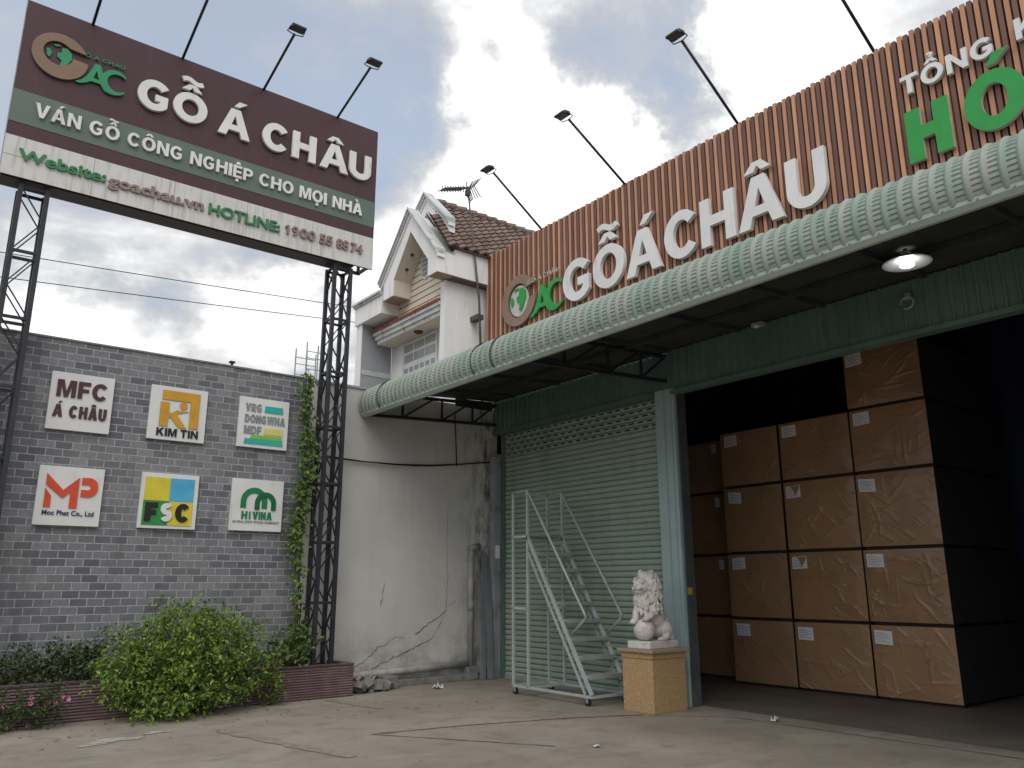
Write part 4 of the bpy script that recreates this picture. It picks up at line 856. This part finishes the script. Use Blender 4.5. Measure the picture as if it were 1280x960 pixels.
# ================================================================== WRAPPED BOARD STACKS
names_row = ['floor', 'second', 'third', 'fourth', 'top']
GS = 'film wrapped board stacks in the open bay'
def wrapped_stack(x, y0, y1, z0, z1, label, seed, lab=True, torn=False, lx=.06, small=False):
    rg = random.Random(seed); t = thing('wrapped_stack', (x, (y0+y1)/2, z0), label, 'board stack', GS)
    L_ = 2.44; x += rg.uniform(-.012, .012)
    # front wrap: gently bulged grid sheet closed over the block
    m = MB(); nu, nv = 74, 60; W_, H_ = y1-y0, z1-z0-.045; folds = []
    for k in range(20):
        a0 = R(rg.choice((rg.uniform(-62, -28), rg.uniform(-62, -28), rg.uniform(-20, 8), rg.uniform(20, 50), rg.uniform(-95, -78))))
        folds.append((rg.uniform(.02, .98)*W_, rg.uniform(.05, .95)*H_, math.cos(a0), math.sin(a0), rg.uniform(.10, .34), rg.uniform(.009, .018), rg.uniform(.005, .016), rg.uniform(-1.2, 1.2)))
    def fx(u, v):
        e = min(u, 1-u, v, 1-v); d = .010*min(1, e*9)+.004*math.sin(u*9+seed)*math.sin(v*7+seed*2)*min(1, e*8); px, pz = u*W_, v*H_
        for fx_, fz, c, s_, ln, wd, am, cv in folds:
            a = (px-fx_)*c+(pz-fz)*s_; b = -(px-fx_)*s_+(pz-fz)*c+cv*a*a
            if abs(a) < ln*2 and abs(b) < wd*3.2: d += am*math.exp(-(a/ln)**2*1.6-(b/wd)**2)*min(1, e*14)
        return x-d
    m.grid([[(fx(i/nu, j/nv), y1+(y0-y1)*i/nu, z0+.045+H_*j/nv) for i in range(nu+1)] for j in range(nv+1)]); fr = m.build('wrap_front', 'wrapped', t, smooth=True, norm=False)
    m = MB(); m.box(x+.001, x+L_, y0+.004, y1-.004, z0+.046, z1-.001); m.build('board_block', 'board_side', t)  # dark board edges, with the unlit bay's shade put into their colour
    for k in range(4): xx = x+.05+k*.75; m = MB(); m.box(xx, xx+.09, y0+.02, y1-.02, z0, z0+.0445); m.build('bearer', 'bearer', t)
    if lab:
        w_, h_ = (.26, .19) if not small else (.10, .17)
        x -= .012; yl, zl = y1-lx-rg.uniform(0, .02), z1-.05-rg.uniform(0, .02); tilt = rg.uniform(-.02, .02)
        m = MB(); m.add([(x-.018, yl, zl), (x-.018, yl-w_, zl+tilt), (x-.021, yl-w_-.004, zl-h_+tilt), (x-.021, yl-.004, zl-h_)], [(0, 1, 2, 3)]); m.add([(x-.016, yl, zl), (x-.016, yl-w_, zl+tilt), (x-.018, yl-w_-.004, zl-h_+tilt), (x-.018, yl-.004, zl-h_)], [(3, 2, 1, 0)])
        lb = m.build('paper_label', 'label_paper', fr, norm=False)
        m = MB()
        for k in range(6):
            f0, f1 = .10, (.55, .85, .7, .88, .6, .8)[k]; zc = zl-h_*(.16+.13*k)
            m.add([(x-.0225, yl-w_*f0, zc), (x-.0225, yl-w_*f1, zc+tilt*.6), (x-.0225, yl-w_*f1, zc-.006+tilt*.6), (x-.0225, yl-w_*f0, zc-.006)], [(0, 1, 2, 3)])
        m.build('print', 'label_ink', lb, norm=False)
        if torn:
            m = MB(); m.add([(x-.024, yl-w_*.35, zl-.002), (x-.024, yl-w_*1.0, zl+tilt-.01), (x-.024, yl-w_*.9, zl-h_*.35), (x-.024, yl-w_*.62, zl-h_*.85), (x-.024, yl-w_*.55, zl-h_*.4)], [(0, 1, 2, 3, 4)]); m.build('torn_patch', 'tape', lb, norm=False)
    return t
RZ = [(.0, 1.015), (1.02, 2.075), (2.08, 3.19), (3.195, 4.165), (4.17, 5.10)]
CY = [(7.57, 8.72), (6.31, 7.53), (5.12, 6.28)]
colname = ['against the hidden corner stacks', 'in the middle row', 'at the open end of the pile']
COLW = ['column nearest the teal post', 'middle column', 'column at the dark end']
RW = ['bottom stack', 'second stack up', 'third stack up', 'fourth stack up', 'lone topmost stack']
sd = 20
for r_, (z0, z1) in enumerate(RZ):
    for c_, (y0, y1) in enumerate(CY):
        if r_ == 4 and c_ != 2: continue
        sd += 1; extra = ', its paper label torn' if (c_ == 1 and r_ in (1, 2)) else ', label curling at its edge' if (c_ == 1 and r_ == 0) else ''
        j = random.Random(sd).uniform(-.012, .012)
        wrapped_stack(11.5, y0+j, y1+j, z0, z1, 'brown film wrapped boards, '+RW[r_]+' in the '+COLW[c_]+extra, sd, True, c_ == 1 and r_ in (1, 2), .05 if c_ else .10)
for r_, (z0, z1) in enumerate(RZ[:4]):
    sd += 1; wrapped_stack(11.95, 8.93, 10.12, z0, z1, 'dim brown wrapped boards half hidden behind the teal post, '+RW[r_], sd, r_ > 0, False, .86, True)

# ================================================================== ROLLING LADDER
def ladder():
    t = thing('rolling_ladder', (8.2, 9.2, 0), 'pale grey rolling warehouse ladder with handrails in front of the shutter', 'ladder')
    X0, X1, YA, YB, YE = 7.83, 8.54, 10.01, 9.65, 8.30; T = .034
    m = MB()
    for x in (X0, X1):
        m.bar((x, YA, .12), (x, YE, .12), T)
        for y in (YA, YB): m.bar((x, y, .12), (x, y, 3.0), T)
        m.bar((x, YA, 1.24), (x, YB, 1.24), T); m.bar((x, YA, 2.31), (x, YB, 2.31), T)
    for y in (YA, YE, YB): m.bar((X0, y, .12), (X1, y, .12), T)
    for y in (YA,): m.bar((X0, y, 2.31), (X1, y, 2.31), T); m.bar((X0, y, 1.24), (X1, y, 1.24), T)
    m.bar((X0, YA, 3.0), (X1, YA, 3.0), T); m.build('frame', 'ladder', t)
    m = MB()
    for x in (X0, X1): m.bar((x, YB+.0, 2.30), (x, YE-.0, .14), .034, .05); m.bar((x, YB, 2.08), (x, YE+.13, .14), .026)
    m.build('stringer', 'ladder', t)
    for x in (X0-.001, X1+.001):
        m = MB(); m.tube([(x, YA, 3.0), (x, YB, 3.015), (x, 8.40, 1.19), (x, 8.385, 1.15), (x, 8.41, 1.12), (x, 8.70, .90)], .019, 8); m.build('handrail', 'ladder', t, smooth=True)
    for i in range(1, 9):
        f = i/9.0; y = YB+(YE-YB)*f; z = 2.30+(.14-2.30)*f
        m = MB(); m.box(X0+.02, X1-.02, y-.09, y+.13, z-.02, z+.004); m.box(X0+.02, X1-.02, y-.095, y-.088, z-.045, z+.006); m.build('step', 'step', t)
    m = MB(); m.box(X0+.02, X1-.02, YB-.02, YA-.02, 2.318, 2.334); m.build('platform', 'step', t)
    for x, y in ((X0, YA-.05), (X1, YA-.05), (X0, YE+.08), (X1, YE+.08)):
        m = MB(); m.tube([(x-.016, y, .05), (x+.016, y, .05)], .05, 18); w_ = m.build('wheel', 'rubber', t)
        m = MB(); m.box(x-.024, x-.019, y-.02, y+.02, .04, .105); m.box(x+.019, x+.024, y-.02, y+.02, .04, .105); m.box(x-.03, x+.03, y-.03, y+.03, .0985, .104); m.build('fork', 'galv', w_)
ladder()

# ================================================================== PEDESTAL AND LION
t = thing('stone_pedestal', (8.29, 7.6, 0), 'tan speckled granite pedestal carrying the stone lion', 'pedestal')
PX0, PX1, PY0, PY1 = 7.98, 8.62, 7.33, 7.86
box_part('shaft', 'granite', t, PX0, PX1, PY0, PY1, 0, .66, bevel=.006)
box_part('moulding', 'granite', t, PX0-.012, PX1+.012, PY0-.012, PY1+.012, .66, .735, bevel=.005); box_part('cap', 'granite_cap', t, PX0-.05, PX1+.05, PY0-.05, PY1+.05, .735, .775, bevel=.006)
def blob_mesh(name, ells, voxel, mat, parent, disp=None):
    """ellipsoids, tapered limbs and curls grown together into one continuous surface"""
    unit = {}
    for sd_ in (2, 3):
        bm = bmesh.new(); bmesh.ops.create_icosphere(bm, subdivisions=sd_, radius=1); bm.verts.index_update()
        unit[sd_] = ([v.co.copy() for v in bm.verts], [tuple(v.index for v in f.verts) for f in bm.faces]); bm.free()
    V, F = [], []
    def put(sub, mt):
        b0 = len(V); V.extend([(mt@p)[:] for p in unit[sub][0]]); F.extend([tuple(i+b0 for i in f) for f in unit[sub][1]])
    for e in ells:
        if e[0] == 'e':
            _, c, r, rot = e; put(3 if max(r) > .04 else 2, Matrix.Translation(c)@Matrix.Rotation(rot, 4, 'Y')@Matrix.Diagonal((*r, 1)))
        else:
            _, a, b, ra, rb = e; a, b = Vector(a), Vector(b); n = 10
            for i in range(n+1): r = ra+(rb-ra)*i/n; put(2, Matrix.Translation(a.lerp(b, i/n))@Matrix.Diagonal((r, r, r, 1)))
    me = bpy.data.meshes.new('tmp_blob'); me.from_pydata(V, [], F); o = bpy.data.objects.new('tmp_blob', me); COL.objects.link(o)
    md = o.modifiers.new('r', 'REMESH'); md.mode = 'VOXEL'; md.voxel_size = voxel; md.use_smooth_shade = True
    sm = o.modifiers.new('s', 'SMOOTH'); sm.factor = .5; sm.iterations = 2
    dg = bpy.context.evaluated_depsgraph_get(); nm = bpy.data.meshes.new_from_object(o.evaluated_get(dg)); bpy.data.objects.remove(o); bpy.data.meshes.remove(me)
    nm.name = name; nm.materials.clear(); nm.materials.append(MT[mat]); nm.polygons.foreach_set('use_smooth', [True]*len(nm.polygons))
    ob = bpy.data.objects.new(name, nm); COL.objects.link(ob); ob.parent = parent; return ob
def lion():
    t = thing('lion_statue', (8.30, 7.60, .775), 'weathered pale stone guardian lion with one paw on a ball', 'statue')
    t.rotation_euler = (0, 0, R(4))
    # local axes: front is -x
    m = MB(); m.box(-.30, .31, -.185, .185, .0, .095); sl_ = m.build('plinth', 'lion_stone', t, bevel=.012, origin=(0, 0, 0))
    rg = random.Random(9); E_ = []
    e = lambda c, r, rot=0: E_.append(('e', c, r, rot)); l = lambda a, b, ra, rb: E_.append(('l', a, b, ra, rb))
    e((.16, 0, .27), (.135, .15, .155)); e((.08, 0, .38), (.16, .135, .15), R(35)); e((-.02, 0, .48), (.13, .135, .17), R(20)); e((-.09, 0, .57), (.11, .14, .14))
    for s in (-1, 1):
        e((.175, s*.115, .215), (.115, .065, .125), R(-15)); l((.14, s*.13, .17), (.09, s*.135, .115), .055, .045); e((.06, s*.135, .118), (.075, .048, .032)); l((.22, s*.12, .20), (.23, s*.13, .13), .05, .04)
        for k in (-1, 0, 1): e((.0, s*.135+k*.026, .112), (.03, .016, .022))
    l((-.10, -.10, .55), (-.135, -.12, .45), .064, .052); l((-.135, -.12, .45), (-.165, -.085, .395), .050, .044); e((-.195, -.08, .382), (.062, .05, .036))
    l((-.14, .09, .55), (-.20, .10, .44), .062, .05); l((-.20, .10, .44), (-.235, .085, .365), .050, .046); e((-.265, .08, .350), (.058, .05, .036))
    for k in (-1, 0, 1): e((-.245, -.08+k*.028, .366), (.026, .016, .024)); e((-.308, .08+k*.028, .328), (.024, .016, .024))
    e((-.165, 0, .80), (.115, .112, .105)); e((-.255, 0, .775), (.068, .078, .046)); e((-.245, 0, .712), (.056, .064, .027), R(14)); e((-.315, 0, .80), (.024, .034, .024))
    for s in (-1, 1): e((-.25, s*.056, .845), (.034, .038, .022)); e((-.262, s*.052, .812), (.020, .022, .018)); e((-.300, s*.046, .762), (.026, .028, .022)); e((-.12, s*.125, .845), (.035, .018, .03))
    e((-.07, 0, .79), (.145, .16, .155)); e((-.05, 0, .67), (.145, .165, .17)); e((-.16, 0, .60), (.085, .125, .13)); e((-.08, 0, .915), (.11, .11, .075)); e((-.03, 0, .56), (.12, .15, .12))
    for i in range(430):
        a = rg.uniform(0, 2*math.pi); z = rg.uniform(.45, .985); f = (z-.45)/.535
        rad = .172+.012*math.sin(f*3) if f < .7 else .172*(1-((f-.7)/.3)**2*.55); cx = -.05-.03*f
        x, y = cx+rad*math.cos(a)*.95, rad*math.sin(a)
        if x < -.15 and z > .70: continue
        r = rg.uniform(.014, .024); w = rg.uniform(-.4, .4)
        for q in range(3): e((cx+(x-cx)*(1.01+.03*q), y*(1.01+.03*q)+w*.02*q, z-.020*q), (r*(1-.22*q), r*(1-.22*q), r*(1.15-.2*q)))
    for i in range(80): x, y, z = -.215+rg.uniform(-.025, .07), rg.uniform(-.11, .11), rg.uniform(.49, .70); r = rg.uniform(.014, .022); e((x, y, z), (r, r, r*1.5))
    # tail curling up the rump
    l((.27, 0, .19), (.30, 0, .32), .032, .036); l((.30, 0, .32), (.255, 0, .44), .042, .028)
    for i in range(14): e((.28+rg.uniform(-.03, .03), rg.uniform(-.04, .04), .25+.18*rg.random()), (.022, .022, .026))
    blob_mesh('lion_body', E_, .0062, 'lion_stone', t)
    bm_ = MB(); bm_.lathe([(.001, -.14)]+[(.14*math.sin(R(a)), -.14*math.cos(R(a))) for a in range(12, 175, 9)]+[(.001, .14)], (-.165, 0, .235), 28); bm_.build('ball', 'lion_stone', t, smooth=True, origin=(0, 0, 0))
lion()

# ================================================================== NEIGHBOURING HOUSE
def house():
    h = thing('neighbour_house', (8, 13.1, 0), 'white gabled house with a brown tiled roof rising behind the walls', 'house')
    YC = 13.10
    m = MB(); m.box(8.40, 16, 12.30, 15.15, 0, 7.3); m.build('wall', 'house_white', h)
    m = MB(); m.box(7.92, 8.20, 12.27, 12.42, 0, 7.36); m.box(8.20, 16, 12.265, 12.30, 0, 7.36); m.build('side_wall', 'house_white', h)
    m = MB(); m.box(8.019, 16, 12.06, 12.263, 7.40, 7.95); m.build('parapet_beam', 'house_white', h)
    m = MB(); m.box(8.0, 16, 12.10, 12.264, 7.365, 7.398); m.build('groove', 'groove', h)
    m = MB(); m.box(8.02, 8.08, 12.42, 14.20, 6.98, 8.72); sd_ = m.build('siding', 'house_cream', h)
    m = MB()
    for i in range(12): z = 7.03+.135*i; m.box(8.0145, 8.0195, 12.43, 14.19, z, z+.016)
    m.build('siding_seam', 'groove', sd_)
    m = MB(); m.prism([(YC+.03+.17*math.cos(R(a)), 7.97+.30*math.sin(R(a))) for a in range(0, 360, 12)], 'x', 7.985, 8.013); ov = m.build('oval_window', 'window_white', h)
    m = MB(); m.prism([(YC+.03+.14*math.cos(R(a)), 7.97+.265*math.sin(R(a))) for a in range(0, 360, 12)], 'x', 7.980, 7.9845); m.build('pane', 'house_grey', ov)
    m = MB()
    for i in range(5): z = 7.77+.10*i; m.box(7.975, 7.9795, YC-.08, YC+.14, z, z+.012)
    m.build('louvre', 'groove', ov)
    zE, zA, yl, yr = 7.80, 9.02, 14.16, 12.06
    m = MB(); m.prism([(yl, 7.40), (yl, zE), (YC, zA-.02), (yr, zE), (yr, 7.40), (12.40, 7.40), (12.40, 7.75), (YC, 8.60), (13.74, 7.75), (13.74, 7.40)], 'x', 7.60, 8.018); g = m.build('gable', 'house_white', h)
    m = MB(); m.box(7.62, 8.0, 12.07, 12.395, 7.392, 7.399); m.build('soffit_brick', 'brick_pink', g)
    m = MB(); m.box(7.62, 8.0, 13.745, 14.21, 7.392, 7.399); m.build('soffit_brick', 'brick_pink', g)
    m = MB(); m.add([(7.61, 13.735, 7.41), (8.015, 13.735, 7.41), (8.015, 13.735, 7.75), (7.61, 13.735, 7.75), (7.61, YC+.01, 8.585), (8.015, YC+.01, 8.585)], [(0, 1, 2, 3), (3, 2, 5, 4)]); m.build('reveal_lining', 'house_cream', g, norm=False)
    for y, z in ((13.56, 7.965), (13.36, 8.225)):
        n = Vector((0, -.82, -.57)).normalized(); m = MB()
        m.tube([Vector((7.80, y, z))-n*.03, Vector((7.80, y, z))+n*.03], .032, 14); m.build('spot_lamp', 'lamp_hole', g)
    def rake(x0, x1, zE, zA, yl, yr, nm, par):
        for k, (d, e, ex) in enumerate(((-.02, .05, .0), (.055, .11, .04), (.115, .16, .07))):
            for ya in (yl, yr):
                s = 1 if ya > YC else -1; ys, zs = ya+s*(.10 if s > 0 else .035), zE-(.08 if s > 0 else .02)
                m = MB(); m.prism([(ys, zs-.06+d), (YC+s*.0015, zA-.06+d), (YC+s*.0015, zA-.06+e), (ys, zs-.06+e)], 'x', x0-ex, x1); m.build(nm, 'house_trim' if k else 'house_white', par)
    rake(7.57, 7.76, zE, zA, yl, yr, 'rake_moulding', g)
    m = MB(); m.prism([(14.1, 8.4), (14.1, 8.62), (YC, 9.46), (12.25, 8.60), (12.25, 8.4), (12.50, 8.4), (YC, 9.14), (13.8, 8.4)], 'x', 7.97, 8.12); g2 = m.build('gable', 'house_white', h)
    m = MB(); m.prism([(13.9, 8.2), (YC, 9.16), (12.5, 8.2)], 'x', 8.06, 8.10); m.build('gable_infill', 'groove', g2)
    rake(7.94, 8.10, 8.62, 9.49, 14.05, 12.25, 'rake_moulding', g2)
    zr, ze, ye = 9.42, 7.97, 11.98
    roof = MB(); rows = 13; sl = math.hypot(zr-ze, YC-ye); nx = 34
    d = Vector((0, YC-ye, zr-ze)).normalized(); nn = Vector((0, -d.z, d.y))
    for r_ in range(rows):
        s0, s1 = sl*r_/rows, sl*(r_+1)/rows+.05
        for i in range(nx):
            x0 = 7.70+i*.245
            if x0 < 7.92 and ze+d.z*s1 > 8.98: continue
            P = [[Vector((x0+.247*k/6, ye, ze))+d*s+nn*(.05*(1 if s == s0 else .2)+.036*math.cos(2*math.pi*k/6)) for k in range(7)] for s in (s0, s1)]
            P.insert(0, [p-nn*.05 for p in P[0]]); roof.grid(P)
    ro = roof.build('roof', 'roof_tile', h, norm=False)
    m = MB(); m.prism([(11.98, 7.952), (YC, 9.39), (14.28, 7.952)], 'x', 8.12, 16); m.build('roof_deck', 'roof_tile', ro)
    m = MB()
    for i in range(30): m.tube([(8.10+i*.27, YC, 9.42), (8.40+i*.27, YC, 9.445)], [.085, .105], 10)
    m.build('ridge_tile', 'roof_tile', ro)
    m = MB(); m.box(7.60, 8.6, 14.225, 15.44, 7.16, 7.56); m.box(8.022, 8.6, 12.43, 14.224, 6.98, 7.3); ev = m.build('eave_slab', 'house_white', h)
    m = MB(); m.box(7.52, 8.6, 14.226, 15.47, 7.605, 7.65); m.build('eave_trim', 'house_trim', ev)
    m = MB(); m.box(7.56, 8.6, 14.227, 15.455, 7.562, 7.603); m.build('eave_trim', 'house_trim', ev)
    m = MB(); m.box(7.66, 8.40, 15.16, 15.40, 0, 7.158); m.build('party_wall', 'house_grey', h)
    m = MB(); m.box(7.645, 7.658, 15.155, 15.41, 0, 7.157); m.build('lit_wall_end', 'house_white', h)  # lit end face of the party wall, its brightness put into the colour
    m = MB(); m.box(7.68, 8.40, 15.148, 15.159, 6.02, 6.13); m.build('dado_band', 'house_trim', h)
    m = MB(); m.box(7.97, 8.395, 12.50, 15.05, 6.72, 6.80); m.box(7.93, 8.395, 12.47, 15.08, 6.80, 6.90); m.box(7.89, 8.395, 12.43, 15.11, 6.90, 6.975); hd = m.build('door_hood', 'house_trim', h)
    m = MB(); m.box(7.975, 8.39, 12.51, 15.045, 6.71, 6.719); m.build('hood_soffit', 'house_cream', hd)
    for i in range(32):
        y = 12.44+i*.083; m = MB(); m.tube([(7.86, y+.04, 6.99), (8.012, y+.04, 7.04)], .036, 8); m.build('red_tile', 'red_tile', hd)
    m = MB(); m.lathe([(.001, .0), (.10, .0), (.085, -.03), (.04, -.05), (.001, -.052)], (8.18, 13.65, 6.708), 20); m.build('ceiling_lamp', 'lamp_hole', hd)
    m = MB(); m.box(8.37, 8.398, 13.22, 14.60, 4.3, 6.68); wn = m.build('window', 'window_white', h)
    for z0, z1, ys in ((6.46, 6.62, (13.28, 13.73, 14.17)), (6.22, 6.40, (13.28, 13.72, 14.16))):
        for y, w in zip(ys, (.40, .40, .36)): m = MB(); m.box(8.3635, 8.369, y, y+min(w, 14.56-y), z0, z1); m.build('pane', 'glass', wn)
    for i in range(6):
        y = 13.29+i*.215; m = MB(); m.box(8.3635, 8.369, y, y+.145, 4.4, 6.10); m.build('pane', 'glass', wn)
    m = MB()
    for i in (1, 4):
        y = 13.29+i*.215
        for z in (4.9, 5.3, 5.58, 5.86): m.box(8.352, 8.3625, y, y+.145, z, z+.045)
    m.build('grille', 'window_white', wn)
house()
# television antenna on its pole
t = thing('tv_antenna', (8.62, 12.06, 4.9), 'television antenna on a tall thin pole beside the gabled house', 'antenna')
m = MB(); m.tube([(8.68, 12.03, 4.6), (8.56, 12.015, 7.0), (8.24, 12.0, 9.36)], [.026, .022, .016], 8); m.build('pole', 'antenna_metal', t, smooth=True)
m = MB(); a, b = Vector((7.64, 12.0, 9.10)), Vector((8.33, 12.0, 9.34)); m.bar(a, b, .02); ya = Vector((0, 1, 0))
for i in range(9): p = a.lerp(b, i/11); m.tube([p-ya*.15+Vector((0, 0, -.02)), p+ya*.15+Vector((0, 0, .02))], .011, 5); m.tube([p+Vector((0, 0, -.07)), p+Vector((0, 0, .07))], .010, 5)
m.build('boom', 'antenna_metal', t)
m = MB(); c = a.lerp(b, .92)
for i in range(-3, 4):
    for s in (-1, 1): m.tube([c+Vector((.02, .05*i, 0)), c+Vector((.10+.02*abs(i), .06*i, s*.21))], .011, 5)
m.tube([c+Vector((-.06, 0, -.12)), c+Vector((-.06, 0, .14))], .010, 5); m.build('reflector', 'antenna_metal', t)
m = MB(); m.box(8.21, 8.29, 11.96, 12.05, 9.16, 9.28); m.box(8.52, 8.66, 12.0, 12.264, 6.62, 6.72); m.build('clamp', 'antenna_metal', t)

# ================================================================== THINGS BEYOND THE WALL
t = thing('scaffold_frame', (6.95, 16, 0), 'thin metal scaffold frame standing beyond the walls by the tower', 'scaffold')
m = MB()
for x in (6.72, 6.98, 7.2): 
    for y in (15.9, 16.5): m.tube([(x, y, 3.5), (x, y, 6.75-.12*(x-6.72))], .014, 6)
m.build('upright', 'galv', t); m = MB()
for z in (5.9, 6.15, 6.4, 6.55):
    for y in (15.9, 16.5): m = MB(); m.tube([(6.72, y, z), (7.2, y, z)], .010, 5); m.build('rail', 'galv', t)
def wire(a, b, sag, label):
    a, b = Vector(a), Vector(b); m = MB(); m.tube([a.lerp(b, i/24)-Vector((0, 0, sag*4*(i/24)*(1-i/24))) for i in range(25)], .014, 5)
    tag(m.build('overhead_wire', 'cable', smooth=True, origin=a), label, 'wire', 'overhead wires behind the billboard')
wire((-14, 25, 8.9), (30, 25, 12.6), .35, 'thin overhead wire crossing the sky below the billboard, lower of two')
wire((-14, 25, 9.85), (30, 25, 12.9), .35, 'thin overhead wire crossing the sky below the billboard, upper of two')
m = MB(); m.tube([(3.9, 12.1, 4.88), (3.9, 12.1, 4.95)], .02, 8); m.box(3.86, 3.94, 12.06, 12.14, 4.95, 4.975); tag(m.build('wall_spike', 'dark_metal', origin=(3.9, 12.1, 4.88)), 'small dark bolt stub on top of the block wall', 'bolt')

# ================================================================== LITTER
rr = random.Random(77)
m = MB()
for i in range(74):
    x, y = rr.uniform(1.0, 8.5), rr.uniform(6.5, 11.2)
    if i < 60: x, y = rr.uniform(1.2, 6.2), rr.uniform(9.6, 11.25)
    a = rr.uniform(0, 6.28); d = Vector((math.cos(a), math.sin(a), rr.uniform(-.05, .2))).normalized(); leaf(m, Vector((x, y, .008)), d, Vector((0, 0, 1)), rr.uniform(.025, .075), rr.uniform(.015, .035))
tag(m.build('fallen_leaves', 'dry_leaf', norm=False), 'dry brown leaves scattered over the concrete yard', 'leaves', None, 'stuff')
def scrap(name, x, y, sx, sy, h, label, cat, seed, rot=0):
    rg = random.Random(seed); m = MB(); ca, sa = math.cos(rot), math.sin(rot)
    m.grid([[(x+ca*sx*(i/6-.5)-sa*sy*(j/5-.5)*(1+rg.uniform(-.2, .2)), y+sa*sx*(i/6-.5)+ca*sy*(j/5-.5), .008+h*abs(math.sin(i*1.7+seed)*math.cos(j*1.9))*rg.random()) for i in range(7)] for j in range(6)])
    return tag(m.build(name, 'litter_white', smooth=True, norm=False, origin=(x, y, 0)), label, cat)
scrap('plastic_cup', 7.25, 11.2, .16, .10, .11, 'crushed white plastic cup near the foot of the white wall', 'litter', 1)
scrap('plastic_scrap', 8.75, 6.1, .10, .07, .07, 'scrap of white plastic on the floor before the board stacks', 'litter', 3)
scrap('paper_scrap', 6.0, 6.3, .07, .05, .03, 'small pale paper scrap on the open yard', 'litter', 5)
def splash(x, y, pts, z=.006):
    rg = random.Random(int(x*100)); m = MB(); n = 26; ring = []
    for i in range(n): a = 2*math.pi*i/n; k = 1+.28*math.sin(3*a+x)+.16*math.sin(7*a)+rg.uniform(-.12, .12); ring.append((x+pts[0]*k*math.cos(a), y+pts[1]*k*math.sin(a), z))
    m.add(ring+[(x, y, z)], [(i, (i+1) % n, n) for i in range(n)]); return tag(m.build('plaster_patch', 'paint_splash', norm=False), kind='structure')
splash(2.25, 9.75, (.26, .12)); splash(2.75, 9.95, (.13, .08)); splash(2.0, 9.6, (.14, .06))
